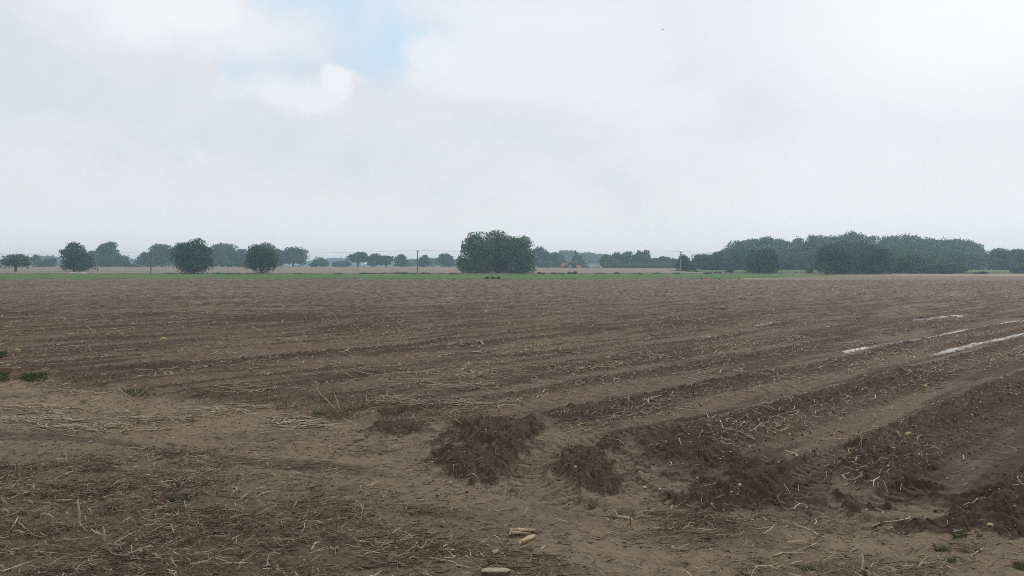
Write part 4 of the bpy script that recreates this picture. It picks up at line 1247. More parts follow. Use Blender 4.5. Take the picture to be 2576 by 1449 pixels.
def crown_mesh(w, z0, z1, style, leaf, tone, seed, dens=1.0):
    r_ = np.random.RandomState(seed)
    h = z1 - z0
    lobes = []
    if style == 'bush':
        nl = int(14 + w)
        for i in range(nl):
            th = r_.rand() * 6.283; rad = math.sqrt(r_.rand()) * .36 * w
            top = math.sqrt(max(0, 1 - (rad / (.5 * w)) ** 2))
            zz = z0 + h * (.12 + .62 * r_.rand() * top)
            lobes.append((rad * math.cos(th), rad * math.sin(th) * .8, zz, (.15 + .08 * r_.rand()) * w, min((.15 + .07 * r_.rand()) * w, h * .34)))
    elif style == 'willow':
        for i in range(95):
            th = r_.rand() * 6.283; f = r_.rand(); rad = math.sqrt(r_.rand()) * .40 * w
            zz = z0 + h * (.04 + .86 * f * (1 - .42 * (rad / (.40 * w)) ** 2))
            lobes.append((rad * math.cos(th), rad * math.sin(th), zz, (.12 + .08 * r_.rand()) * w, (.09 + .05 * r_.rand()) * h))
    elif style == 'spire':
        for i in range(10):
            f = i / 9.
            lobes.append((.05 * w * r_.randn(), .05 * w * r_.randn(), z0 + h * (.12 + .8 * f), w * .45 * (1 - f) + .12 * w, h * .09))
    else:      # oak: broad domed crown of separate boughs
        nl = 36
        for i in range(nl):
            th = r_.rand() * 6.283
            f = r_.rand()
            env = math.sqrt(max(0.05, 1 - ((f - .38) / .66) ** 2))
            rad = (.25 + .75 * math.sqrt(r_.rand())) * .36 * w * env
            zz = z0 + h * (.14 + .70 * f)
            sc = (.14 + .10 * r_.rand())
            lobes.append((rad * math.cos(th), rad * math.sin(th), zz, sc * w, sc * min(w, h * 1.2) * .75))
        lobes += [(0, 0, z0 + h * .66, .30 * w, .27 * h), (0, 0, z0 + h * .36, .34 * w, .26 * h), (-.2 * w, 0, z0 + h * .48, .24 * w, .25 * h), (.2 * w, 0, z0 + h * .45, .24 * w, .25 * h)]
    L = np.array(lobes)
    area = np.sum(L[:, 3] * L[:, 4])
    N = int(min(14000, max(900, dens * 14.0 * area / leaf ** 2)))
    pk = r_.choice(len(L), N, p=(L[:, 3] * L[:, 4]) / area)
    d = r_.randn(N, 3); d /= np.linalg.norm(d, axis=1, keepdims=True)
    # fewer leaves on the undersides of boughs
    d[:, 2] = np.where((d[:, 2] < -.3) & (r_.rand(N) < .6), -d[:, 2], d[:, 2])
    rr = (1 + .09 * r_.randn(N)) * (1 - .35 * (r_.rand(N) < .3) * r_.rand(N))
    C = L[pk, :3] + d * np.stack([L[pk, 3], L[pk, 3], L[pk, 4]], 1) * rr[:, None]
    C[:, 2] = np.clip(C[:, 2], z0 - .15 * h * r_.rand(N) * 0.4, z1 + .02 * h)
    if style == 'willow':
        C[:, 0] = np.clip(C[:, 0], *np.percentile(C[:, 0], [1.5, 98.5])) + .02 * w * r_.randn(N)
    # fit the crown to its measured width and height
    for ax_, lo_, hi_ in ((0, -w / 2, w / 2), (2, z0 - .02 * h, z1)):
        q0, q1 = np.percentile(C[:, ax_], [.7, 99.3])
        C[:, ax_] = (C[:, ax_] - q0) / (q1 - q0) * (hi_ - lo_) + lo_
    nrm = d + .5 * r_.randn(N, 3); nrm /= np.linalg.norm(nrm, axis=1, keepdims=True)
    up = r_.randn(N, 3)
    a = np.cross(nrm, up); a /= np.linalg.norm(a, axis=1, keepdims=True) + 1e-9
    b = np.cross(nrm, a)
    s = leaf * (.45 + .75 * r_.rand(N))[:, None] * .5
    e = (.6 + .6 * r_.rand(N))[:, None]
    V = np.stack([C - a * s - b * s * e * .6, C + a * s * .7 - b * s * e, C + a * s + b * s * e * .7, C - a * s * .6 + b * s * e], 1).reshape(-1, 3)
    F = np.arange(4 * N).reshape(N, 4)
    me = npmesh('crown', V, F, False)
    lobe_t = (.72 + .56 * r_.rand(len(L)))[pk]
    hue = (r_.rand(len(L)) - .5)[pk]
    tn = np.array(TONES[tone])[None] * (lobe_t * (.88 + .24 * r_.rand(N)))[:, None]
    tn[:, 0] *= 1 + .25 * hue; tn[:, 2] *= 1 - .2 * hue
    vcol(me, 'tint', np.repeat(tn, 4, 0))
    me.materials.append(LEAF)
    return me, L


def trunk_mesh(w, z0, z1, L, seed, wide=1.0):
    r_ = random.Random(seed)
    h = z1 - z0
    tr_ = max(.16, w * .028) * wide
    mb = MB()
    top = z0 + h * .45
    pts = [(0, 0, -.3), (0, 0, .15), (r_.uniform(-.1, .1), 0, z0 * .5 + .1), (r_.uniform(-.2, .2), 0, max(z0, .5) + .02 * h), (0, 0, top)]
    mb.tube(pts, [tr_ * 1.5, tr_ * 1.1, tr_, tr_ * .85, tr_ * .4], 8, True, .1)
    for i in range(min(11, len(L))):
        l = L[i * 2 % len(L)]
        st = Vector((0, 0, max(z0 * .8, .4) + (top - z0) * r_.uniform(0, .6)))
        en = Vector((l[0], l[1], l[2]))
        md = st.lerp(en, .5) + Vector((0, 0, -.04 * h))
        mb.tube([st, md, en], [tr_ * .5, tr_ * .32, tr_ * .1], 5)
    return mb.mesh('trunk', True)


SEED = [100]


def tree(x0, x1, top, basey, style='oak', tone='mid', label='', cat='tree', z0f=.18, dens=1.0, Y=None, group='trees along the far field edges', name=None, trunk=True, twide=1.0):
    SEED[0] += 1
    if Y is None: Y = dist_of_row(basey)
    k = Y / FD
    bz = float(terr(Y))
    X = ((x0 + x1) / 2 - 1288) * k
    w = (x1 - x0) * k
    ztop = HC + (HY - top) * k
    h = max(ztop - bz, .4)
    leaf = max(.36, .0015 * Y) * (1.0 if w > 4 else .7)
    me, L = crown_mesh(w, h * z0f, h, style, leaf, tone, SEED[0], dens)
    if trunk:
        r = empty(name or 'tree', (X, Y, bz))
        link('crown', me, None, r)
        link('trunk', trunk_mesh(w, h * z0f, h, L, SEED[0], twide), TRUNK, r)
    else:
        r = link(name or 'bush', me, None, None, (X, Y, bz))
    tag(r, label, cat, group)
    return r


ordn = ['leftmost', 'second', 'third', 'fourth', 'fifth', 'sixth', 'seventh', 'eighth', 'ninth', 'tenth', 'eleventh', 'twelfth', 'thirteenth', 'fourteenth', 'fifteenth', 'sixteenth', 'seventeenth', 'eighteenth', 'nineteenth', 'twentieth', 'twenty first', 'twenty second', 'twenty third', 'twenty fourth', 'twenty fifth', 'twenty sixth']
# ---- left
tree(2, 78, 640, 686, 'oak', 'mid', 'low spreading oak with open boughs at the left edge of the hay field', z0f=.30, twide=1.5, dens=.7)
tree(159, 214, 612, 686, 'willow', 'dark', 'tall narrow oak behind the white pipe', z0f=.12, dens=.8, twide=1.3)
tree(176, 240, 640, 687, 'oak', 'dark', 'lower dark tree leaning on the tall narrow oak', z0f=.10, Y=330)
tree(84, 99, 642, 672.6, 'oak', 'blue', 'thin scraggy tree between the left oak and the dark round pair', z0f=.25, dens=.6)
tree(93, 117, 651, 673, 'bush', 'dark', 'left one of two small dark round trees near the left edge', z0f=.02)
tree(112, 142, 649, 673, 'bush', 'dark', 'right one of two small dark round trees near the left edge', z0f=.02)
tree(212, 250, 632, 673, 'oak', 'mid', 'round tree right behind the tall narrow oak', z0f=.06)
tree(243, 302, 610, 673, 'oak', 'dark', 'tall round headed tree standing alone at the left', z0f=.25, twide=1.2)
tree(248, 300, 640, 673.3, 'bush', 'dark', 'dark bushy growth at the foot of the tall round headed tree', z0f=.0)
tree(290, 327, 644, 673.3, 'bush', 'dark', 'low dark tree right of the tall round headed one', z0f=.02)
tree(318, 352, 664, 673.3, 'bush', 'light', 'low light green hedge left of the first pole', 'hedge', .0, trunk=False, name='hedge', group='far bushes')
tree(345, 396, 636, 673, 'oak', 'dark', 'rounded tree just left of the first pole', z0f=.03)
tree(374, 446, 616, 673, 'oak', 'dark', 'wide dark tree right behind the first pole', z0f=.05)
tree(428, 480, 613, 673, 'oak', 'mid', 'tree whose top shows left of the big front oak', z0f=.05, Y=620)
tree(441, 530, 606, 690, 'oak', 'dark', 'biggest dark oak on the green strip with foliage nearly to the ground', z0f=.08, dens=1.3, twide=1.6)
tree(458, 516, 655, 689.5, 'bush', 'dark', 'dark bush around the foot of the biggest left oak', 'bush', .02, trunk=False, name='bush', group='far bushes', Y=276, dens=.7)
tree(522, 600, 615, 673, 'oak', 'mid', 'wide domed tree right of the biggest left oak', z0f=.02)
tree(586, 632, 628, 673, 'oak', 'mid', 'lower tree between the domed one and the second front oak', z0f=.02)
tree(640, 692, 613, 673, 'oak', 'mid', 'domed tree top rising behind the second front oak', z0f=.05, Y=560)
tree(621, 695, 619, 690, 'oak', 'dark', 'second dark front oak narrowing to its trunk on the green strip', z0f=.13, dens=1.2, twide=2.2)
tree(680, 716, 627, 673, 'oak', 'mid', 'narrow tree between the second front oak and the last of the left row', z0f=.03)
tree(702, 773, 623, 673, 'oak', 'dark', 'last tree of the left row with light showing under its boughs', z0f=.16, twide=1.3)
# ---- middle
tree(779, 797, 661, 673, 'bush', 'mid', 'tiny round tree right of the left row', z0f=.02, dens=.8)
tree(790, 826, 648, 673, 'bush', 'mid', 'small round tree alone right of the left row', z0f=.03)
tree(836, 882, 657, 673, 'bush', 'blue', 'low hazy tree left of the open crowned oak', z0f=.03, Y=680)
tree(873, 929, 635, 673, 'oak', 'dark', 'open crowned oak with a visible trunk in the middle distance', z0f=.34, twide=1.5)
tree(925, 963, 639, 673, 'oak', 'dark', 'dark uneven tree right of the open crowned oak', z0f=.12)
tree(948, 994, 644, 673, 'oak', 'dark', 'wide low tree with a light gap under it', z0f=.25, twide=1.3)
tree(992, 1027, 641, 673, 'oak', 'mid', 'domed tree left of the second pole', z0f=.05)
tree(1022, 1042, 655, 673, 'bush', 'blue', 'pale hazy tree left of the second pole', z0f=.02, Y=900)
tree(1038, 1062, 652, 673, 'bush', 'blue', 'pale hazy tree right behind the second pole', z0f=.02, Y=900)
tree(1053, 1084, 643, 673, 'oak', 'dark', 'small dark tree right of the second pole', z0f=.02)
tree(1076, 1104, 650, 673, 'bush', 'blue', 'pale hazy tree between two darker ones', z0f=.02, Y=900)
tree(1098, 1141, 639, 673, 'oak', 'mid', 'round tree left of the big willow clump', z0f=.05)
tree(1132, 1158, 653, 673, 'bush', 'blue', 'pale hazy tree at the left side of the willow clump', z0f=.02, Y=900)
tree(1149, 1180, 641, 688, 'willow', 'willow', 'thin low willow at the left foot of the clump', z0f=.15, dens=.5, Y=290)
WG = 'four big willows standing close together in the middle'
SEED[0] += 40
tree(1162, 1242, 588, 689.5, 'willow', 'willow', 'left one of the big willows in the clump', group=WG, z0f=.02, dens=.8, Y=276, twide=1.5)
tree(1205, 1296, 584, 689.5, 'willow', 'willow', 'tallest middle willow of the clump', group=WG, z0f=.09, dens=.6, Y=284, twide=1.5)
tree(1264, 1345, 598, 689.5, 'willow', 'willow', 'right one of the big willows in the clump', group=WG, z0f=.02, dens=.85, Y=275, twide=1.5)
tree(1245, 1300, 605, 689.5, 'willow', 'willow', 'slender willow filling the gap at the back of the clump', group=WG, z0f=.05, dens=.6, Y=292)
tree(1166, 1200, 655, 689.5, 'bush', 'willow', 'leafy bush at the left foot of the willows', 'bush', .0, trunk=False, name='bush', group='far bushes', Y=274, dens=.7)
tree(1285, 1325, 650, 689.5, 'bush', 'dark', 'dark bush at the right foot of the willows', 'bush', .0, trunk=False, name='bush', group='far bushes', Y=273, dens=.8)
tree(1340, 1384, 623, 674, 'oak', 'mid', 'tall tree right behind the willow clump', z0f=.02)
tree(1352, 1390, 656, 674.6, 'bush', 'light', 'light green bush in front of the trees right of the willows', 'bush', .0, trunk=False, name='bush', group='far bushes')
tree(1378, 1422, 638, 674, 'oak', 'mid', 'round tree left of the farm buildings', z0f=.02)
tree(1396, 1428, 650, 674.6, 'bush', 'mid', 'bush beside the left orange roof', 'bush', .0, trunk=False, name='bush', group='far bushes', Y=548)
tree(1440, 1466, 640, 674, 'willow', 'willow', 'slim grey green tree rising behind the barn', z0f=.10, Y=520, dens=.8)
tree(1444, 1452, 630, 674, 'spire', 'brown', 'pointed treetop over the barn', z0f=.5, Y=560, dens=.7)
tree(1438, 1475, 655, 674, 'bush', 'willow', 'grey green bush between barn and cottage', 'bush', .25, trunk=False, name='bush', group='far bushes', Y=515, dens=.5)
for x0, x1, tp, tn, lb in [(1508, 1548, 641, 'mid', 'leftmost tree of the row right of the farm'), (1532, 1572, 636, 'mid', 'second tree from the farm in the right row'), (1562, 1598, 634, 'mid', 'feathery topped tree third from the farm'), (1588, 1620, 640, 'mid', 'lower tree fourth from the farm'), (1612, 1636, 631, 'willow', 'slim tall tree at the high end of the row right of the farm'),
                           (1600, 1616, 631, 'willow', 'thin bare topped tree beside the slim tall one'), (1630, 1662, 650, 'mid', 'low tree right of the slim tall one'), (1648, 1690, 646, 'mid', 'broad low tree half way to the third pole'), (1678, 1712, 651, 'dark', 'low dark tree left of the third pole')]:
    tree(x0, x1, tp, 675.2, 'willow' if tn == 'willow' else 'oak', tn, lb, z0f=.02)
tree(1524, 1562, 651, 676, 'bush', 'light', 'pale green bush in front of the row right of the farm', z0f=0, trunk=False, name='bush', cat='bush', group='far bushes')
tree(1560, 1700, 662, 676, 'bush', 'dark', 'long dark hedge under the row right of the farm', z0f=0, trunk=False, name='hedge', cat='hedge', group='far bushes', dens=1.2)
# ---- right
tree(1700, 1738, 642, 684, 'oak', 'dark', 'dark upright bush right behind the third pole', z0f=.01, dens=1.1)
tree(1728, 1752, 660, 684, 'bush', 'mid', 'light bush right of the third pole', 'bush', 0, trunk=False, name='bush', group='far bushes')
for x0, x1, tp, tn, lb in [(1735, 1800, 640, 'dark', 'broad bushy tree right of the third pole'), (1776, 1832, 634, 'mid', 'bushy tree second right of the third pole'), (1818, 1872, 630, 'mid', 'bushy tree with thin tops third right of the third pole'), (1856, 1900, 640, 'mid', 'bushy tree half hidden by the round dark bush')]:
    tree(x0, x1, tp, 682, 'oak', tn, lb, z0f=.01, dens=1.1)
tree(1874, 1958, 627, 690, 'bush', 'dark', 'round dark bush standing alone in front of the wood', 'bush', 0, dens=1.3, trunk=False, name='bush', group='big bushes in front of the wood')
tree(1825, 1845, 671, 689, 'bush', 'mid', 'small olive bush left of the round dark one', 'bush', 0, trunk=False, name='bush', group='far bushes')
tree(1793, 1814, 684, 690, 'bush', 'dark', 'very low bush on the dry verge', 'bush', 0, trunk=False, name='bush', group='far bushes')
tree(2025, 2048, 670, 690, 'bush', 'mid', 'small bush in front of the green gap of the wood', 'bush', 0, trunk=False, name='bush', group='far bushes')
tree(2052, 2150, 618, 691, 'bush', 'dark', 'left half of the largest bush in front of the wood', 'bush', 0, dens=1.2, trunk=False, name='bush', group='big bushes in front of the wood')
tree(2085, 2215, 609, 691, 'bush', 'dark', 'tallest part of the largest bush in front of the wood', 'bush', 0, dens=1.2, trunk=False, name='bush', group='big bushes in front of the wood', Y=276)
tree(2160, 2242, 622, 691, 'bush', 'dark', 'right end of the largest bush in front of the wood', 'bush', 0, dens=1.2, trunk=False, name='bush', group='big bushes in front of the wood')
tree(2225, 2275, 663, 690, 'bush', 'dark', 'low dark bush between the two big right ones', 'bush', 0, trunk=False, name='bush', group='far bushes')
tree(2256, 2350, 636, 690, 'bush', 'mid', 'domed bush right of the largest one', 'bush', 0, dens=1.2, trunk=False, name='bush', group='big bushes in front of the wood')
tree(2335, 2400, 664, 690, 'bush', 'dark', 'left end of the dark hedge by the fourth pole', 'hedge', 0, trunk=False, name='hedge', group='far bushes')
tree(2375, 2432, 662, 690, 'bush', 'mid', 'right end of the dark hedge by the fourth pole', 'hedge', 0, trunk=False, name='hedge', group='far bushes')
tree(2543, 2600, 665, 690, 'bush', 'dark', 'dark bush cut by the right edge', 'bush', 0, trunk=False, name='bush', group='far bushes')
tree(2450, 2482, 683, 691, 'bush', 'brown', 'brownish weed bush in front of the far green crop', 'bush', 0, trunk=False, name='bush', group='far bushes', Y=268)
for x0, x1, tp, lb in [(2484, 2546, 627, 'oak at the right end beyond the wood'), (2526, 2592, 628, 'oak cut by the right edge of the frame'), (2580, 2650, 632, 'oak just outside the right edge'), (2500, 2560, 652, 'lower green tree in front of the right end oaks')]:
    tree(x0, x1, tp, 681.5, 'oak' if tp < 650 else 'bush', 'mid', lb, z0f=.06)
# the wood: three ranks of big trees
SKY_X = [1800, 1830, 1855, 1880, 1920, 1950, 1975, 2000, 2030, 2070, 2100, 2140, 2175, 2200, 2240, 2262, 2290, 2320, 2350, 2390, 2430, 2450, 2475, 2500]
SKY_Y = [640, 620, 608, 610, 603, 605, 611, 604, 601, 597, 601, 588, 596, 601, 598, 601, 594, 602, 609, 603, 610, 617, 624, 645]
cnt = 0
wr = random.Random(5)
for rank, (Yr, drop, wd, step) in enumerate([(470, 0, 58, 27), (415, 22, 62, 36), (372, 44, 60, 44)]):
    xx = 1845 + rank * 9
    i = 0
    while xx < 2480:
        tp = float(np.interp(xx, SKY_X, SKY_Y)) - 4 + drop * .8 * wr.uniform(.75, 1.15) + (wr.uniform(-2, 2) if rank == 0 else 0)
        w_ = wd * wr.uniform(.8, 1.25)
        tree(xx - w_ / 2, xx + w_ / 2, tp, 681, 'oak', wr.choice(['mid', 'mid', 'willow']), '%s tree from the left in the %s rank of the wood' % (ordn[i], ['back skyline', 'middle', 'front'][rank]), z0f=.0 if rank else .05, Y=Yr + wr.uniform(-12, 12), group='trees of the wood on the right', dens=.8)
        xx += step * wr.uniform(.8, 1.2); i += 1
tree(2118, 2172, 588, 681, 'oak', 'dark', 'knobbly treetop standing out highest on the skyline of the wood', z0f=.3, Y=480, group='trees of the wood on the right', dens=.6)
tree(1843, 1872, 607, 681, 'oak', 'mid', 'ragged treetop at the left shoulder of the wood', z0f=.3, Y=465, group='trees of the wood on the right', dens=.6)
# trees outside the frame on both sides, seen when one steps aside
for x0, x1, tp in [(-90, -20, 630), (-160, -80, 622), (2650, 2730, 625), (2720, 2800, 630)]:
    tree(x0, x1, tp, 673 if x0 < 0 else 681.5, 'oak', 'mid', 'oak %s outside the %s edge of the frame' % ('just' if -100 < x0 < 2700 else 'farther', 'left' if x0 < 0 else 'right'), z0f=.1, group='oaks outside the frame')

# far hazy woods and hills
def far_wood(name, x_pts, y_pts, Y, label, n=1500, tone='blue', leaf=3.2):
    r_ = np.random.RandomState(int(Y) + int(x_pts[0]) % 97)
    k = Y / FD
    xs = r_.uniform(x_pts[0], x_pts[-1], n)
    tops = np.interp(xs, x_pts, y_pts)
    zt = HC + (HY - tops) * k
    bz = float(terr(Y))
    # rounded crowns: a set of lobes along the skyline
    nl = max(8, int((x_pts[-1] - x_pts[0]) / 9))
    lx = r_.uniform(x_pts[0], x_pts[-1], nl * 4)
    lt = HC + (HY - np.interp(lx, x_pts, y_pts)) * k
    f = r_.rand(len(lx)) ** .6
    f[:nl] = 1
    lw = r_.uniform(5, 9, len(lx)) * k
    lz = bz + (lt - bz) * f - lw * .55
    pk = r_.randint(0, len(lx), n)
    d = r_.randn(n, 3); d /= np.linalg.norm(d, axis=1, keepdims=True)
    d[:, 2] = np.abs(d[:, 2]) * np.where(r_.rand(n) < .85, 1, -1)
    C = np.stack([(lx[pk] - 1288) * k + d[:, 0] * lw[pk], Y + (1 - f[pk]) * -40 + r_.randn(n) * 8 + d[:, 1] * lw[pk], np.maximum(lz[pk] + d[:, 2] * lw[pk] * .6, bz + .3)], 1)
    nr = d + .6 * r_.randn(n, 3)
    a = np.cross(nr, r_.randn(n, 3)); a /= np.linalg.norm(a, axis=1, keepdims=True)
    b = np.cross(nr, a); b /= np.linalg.norm(b, axis=1, keepdims=True)
    s = leaf * (.5 + .6 * r_.rand(n))[:, None] * .5
    V = np.stack([C - a * s - b * s, C + a * s - b * s, C + a * s + b * s, C - a * s + b * s], 1).reshape(-1, 3)
    me = npmesh(name, V, np.arange(4 * n).reshape(n, 4))
    tn = np.array(TONES[tone])[None] * (.7 + .6 * r_.rand(n))[:, None]
    vcol(me, 'tint', np.repeat(tn, 4, 0))
    tag(link(name, me, LEAF), label, None, None, 'stuff')


far_wood('distant_wood', [1372, 1400, 1440, 1460, 1500, 1525], [646, 634, 634, 643, 641, 652], 980, 'hazy wood on the rise behind the farm', 5200, leaf=4.0)
far_wood('distant_wood', [1450, 1480, 1510, 1560], [642, 638, 643, 655], 1020, 'hazy wood behind the farm on its right', 2600, leaf=4.0)
far_wood('distant_wood', [60, 80, 110, 140, 165], [655, 650, 646, 646, 660], 1350, 'hazy conifers far behind the left edge trees', 2200, leaf=4)
far_wood('distant_wood', [310, 330, 350, 380], [660, 654, 656, 662], 1500, 'hazy wood in the gap left of the first pole', 1200, leaf=4)
far_wood('distant_wood', [760, 800, 830, 860, 900], [662, 655, 652, 651, 656], 1700, 'hazy wooded hill behind the middle trees', 3500, leaf=5)
far_wood('distant_wood', [1000, 1040, 1080, 1120, 1170], [662, 653, 652, 654, 660], 1300, 'hazy wood behind the second pole', 3200, leaf=4)
far_wood('distant_wood', [-200, 0, 200, 400, 600, 800, 1000, 1200, 1400, 1600, 1800], [668, 667, 668, 666, 667, 668, 667, 668, 666, 668, 667], 1780, 'faint line of far woods along the horizon', 9000, leaf=6)
for i, (x, tp) in enumerate([(70, 643), (98, 644), (120, 644), (133, 642)]):
    tree(x - 4, x + 4, tp, 671, 'spire', 'blue', '%s hazy pointed conifer far behind the left edge' % ordn[i], z0f=.02, Y=1250, group='far conifers', dens=.7)
# a lawn-like hill under the far woods
hill = np.array([[-1500, 1500, 3], [1500, 1500, 3], [1500, 1880, 6], [-1500, 1880, 6]], float)

# low weeds along the field boundary
wr = random.Random(9)
WL = [(840, 862, 688), (905, 930, 686), (925, 950, 688), (952, 985, 687), (985, 1030, 685), (1030, 1048, 687), (1058, 1076, 686), (1072, 1084, 688), (1130, 1150, 687), (1352, 1372, 685), (1385, 1400, 686), (1400, 1420, 687), (1428, 1442, 684), (1440, 1452, 683), (1500, 1522, 687), (1590, 1620, 687), (1640, 1662, 686), (1690, 1712, 686), (182, 206, 684), (560, 590, 687), (592, 606, 688), (620, 644, 688), (420, 440, 688), (1770, 1790, 686), (740, 760, 689), (2150, 2190, 691), (1300, 1322, 688), (535, 556, 686), (1545, 1560, 685)]
for i, (x0, x1, tp) in enumerate(WL):
    nm = 'weed clump on the field boundary, %s' % ('near the left trees' if x1 < 800 else 'around the second pole' if x1 < 1160 else 'right of the willows' if x1 < 1500 else 'towards the third pole' if x1 < 1800 else 'under the large bush')
    nm = ('low ' if tp > 686.5 else 'taller ') + nm + ', %s from left' % (ordn + ['twenty seventh', 'twenty eighth', 'twenty ninth', 'thirtieth'])[i]
    tree(x0, x1, tp, 690.8, 'bush', wr.choice(['brown', 'light', 'brown', 'willow']), nm, 'weed', 0, trunk=False, name='weed_clump', group='weed clumps along the field boundary %d' % (0 if x1 < 800 else 1 if x1 < 1160 else 2 if x1 < 1500 else 3 if x1 < 1800 else 4), Y=266, dens=.7)
for x0, x1, tp, by in [(1222, 1230, 700, 702.5), (1236, 1245, 699.5, 702.5), (1250, 1257, 700.5, 702.5)]:
    tree(x0, x1, tp, by, 'bush', 'light', '%s dark weed on the near edge of the green strip below the willows' % {1222: 'left', 1236: 'middle', 1250: 'right'}[x0], 'weed', 0, trunk=False, name='weed_clump', group='weeds below the willows', Y=147, dens=.6)

# ------------------------------------------------------------------ farm
DARKW = mat('tarred_boards', (0.05, 0.05, 0.055), .8, .2, .3, 1.5)
ORANGE = mat('clay_tiles', (0.38, 0.17, 0.10), .8, .2, .3, 2.5, (0.27, 0.12, 0.08))
SLATE = mat('grey_sheet_roof', (0.22, 0.235, 0.26), .6, .3, .2, 1.5)
WHITE = mat('white_paint', (0.80, 0.80, 0.78), .6, .3, .1, 3)
GLASSY = mat('window_glass', (0.20, 0.23, 0.27), .2, .6, .1, 3)
BRICK = mat('old_brick', (0.27, 0.15, 0.11), .9, .1, .2, 4)


def house(name, x0, x1, ridge, eave, base, Y, depth, wm_, rm_, label, gable_front=True, over=.25):
    """gabled building; positions from the photograph"""
    k = Y / FD
    zb = float(terr(Y)) - .3
    X = ((x0 + x1) / 2 - 1288) * k; w = (x1 - x0) * k
    zr = HC + (HY - ridge) * k - zb; ze = HC + (HY - eave) * k - zb
    root = empty(name, (X, Y, zb))
    mb = MB()
    hw = w / 2
    if gable_front:
        v = [(-hw, 0, 0), (hw, 0, 0), (hw, 0, ze), (0, 0, zr), (-hw, 0, ze)]
        vs = v + [(a, depth, c) for a, b, c in v]
        mb.add(vs, [(0, 1, 2, 3, 4), (9, 8, 7, 6, 5), (0, 5, 6, 1), (1, 6, 7, 2), (0, 4, 9, 5)])
        mb.build('wall', wm_, root)
        rb = MB()
        for s in (-1, 1):
            sl = (zr - ze) / hw
            a = [(0, -over, zr + .06), (s * (hw + over), -over, ze - over * sl + .06), (s * (hw + over), depth + over, ze - over * sl + .06), (0, depth + over, zr + .06)]
            rb.add(a + [(x_, y_, z_ + .18) for x_, y_, z_ in a], [(0, 1, 2, 3), (7, 6, 5, 4), (0, 4, 5, 1), (1, 5, 6, 2), (2, 6, 7, 3)])
        rb.build('roof', rm_, root)
    else:
        hd = depth / 2
        v = [(-hw, 0, 0), (-hw, depth, 0), (-hw, depth, ze), (-hw, hd, zr), (-hw, 0, ze)]
        vs = v + [(-a, b, c) for a, b, c in v]
        mb.add(vs, [(0, 1, 2, 3, 4), (9, 8, 7, 6, 5), (0, 4, 9, 5), (1, 6, 7, 2)])
        mb.build('wall', wm_, root)
        rb = MB()
        sl = (zr - ze) / hd
        for s, y0, y1 in ((1, -over, hd), (-1, depth + over, hd)):
            a = [(-hw - over, y0, ze - over * sl + .06), (hw + over, y0, ze - over * sl + .06), (hw + over, y1, zr + .06), (-hw - over, y1, zr + .06)]
            rb.add(a + [(x_, y_, z_ + .18) for x_, y_, z_ in a], [(0, 1, 2, 3), (7, 6, 5, 4), (0, 4, 5, 1), (1, 5, 6, 2), (3, 7, 4, 0)])
        rb.build('roof', rm_, root)
    tag(root, label, 'building', 'farm buildings')
    return root, w, ze, zr, k


r, w, ze, zr, k = house('barn', 1422, 1450, 657, 668, 675.5, 505, 12, DARKW, ORANGE, 'dark boarded barn with its gable and pale window facing the field')
mb = MB(); mb.box((-.25 * w * .3, -.05, ze * .62), (1.5, .1, 2.0)); f = mb.build('window', WHITE, r)
mb = MB(); mb.box((-.25 * w * .3, -.12, ze * .62), (1.2, .06, 1.7)); mb.build('pane', GLASSY, f)
r, w, ze, zr, k = house('tiled_shed', 1412, 1421.5, 662, 672, 675.5, 512, 5, DARKW, ORANGE, 'low shed with an orange tiled slope left of the dark barn', False)
r, w, ze, zr, k = house('tiled_porch', 1450.5, 1460.5, 667, 674, 675.5, 508, 5, DARKW, ORANGE, 'lowest orange tiled roof right of the dark barn', False)
r, w, ze, zr, k = house('cottage', 1461, 1476, 656.5, 668, 675.5, 516, 7, BRICK, ORANGE, 'cottage with an orange tiled roof and white dormer right of the barn', False)
mb = MB(); mb.box((w * .24, -.35, ze + .9), (.8, .9, 2.1)); d_ = mb.build('dormer', WHITE, r)
mb = MB(); mb.box((-w * .3, 3.5, zr + .3), (.7, .7, 1.6)); mb.build('chimney', BRICK, r)
mb = MB(); mb.box((-w * .15, -.05, ze * .55), (1.2, .1, 1.3)); f = mb.build('window', WHITE, r)
mb = MB(); mb.box((-w * .15, -.12, ze * .55), (1.0, .06, 1.1)); mb.build('pane', GLASSY, f)
r, w, ze, zr, k = house('sheet_roofed_barn', 1482, 1509, 664, 673.2, 676, 510, 9, DARKW, SLATE, 'low barn with a wide grey sheet roof at the right of the farm', False)

# ------------------------------------------------------------------ poles and wires
POLE = mat('weathered_pole', (0.17, 0.145, 0.115), .85, .2, .3, 3, (0.11, 0.095, 0.08))
POLEP = mat('pale_pole', (0.36, 0.34, 0.29), .85, .2, .3, 3, (0.26, 0.24, 0.20))
IRON = mat('iron_fitting', (0.10, 0.10, 0.11), .6, .4, .2, 5)
CERAM = mat('ceramic', (0.55, 0.53, 0.50), .35, .5, .1, 5)
WIRE = mat('wire', (0.16, 0.16, 0.16), .5, .4, .1, 5)
poles = [(-292, 635, 690, 'P', 'pole outside the left edge'), (379, 633, 690, 'D', 'leaning brown pole with a side bracket between the left trees'), (1050.4, 629.5, 690, 'D', 'slim dark pole standing alone left of the willows'), (1712, 632.5, 688, 'L', 'pale pole in front of the dark upright bush'), (2432, 636, 691, 'D', 'brown pole at the right end of the hedge in front of the wood'), (3150, 636, 690, 'P', 'pole outside the right edge')]
tops = []
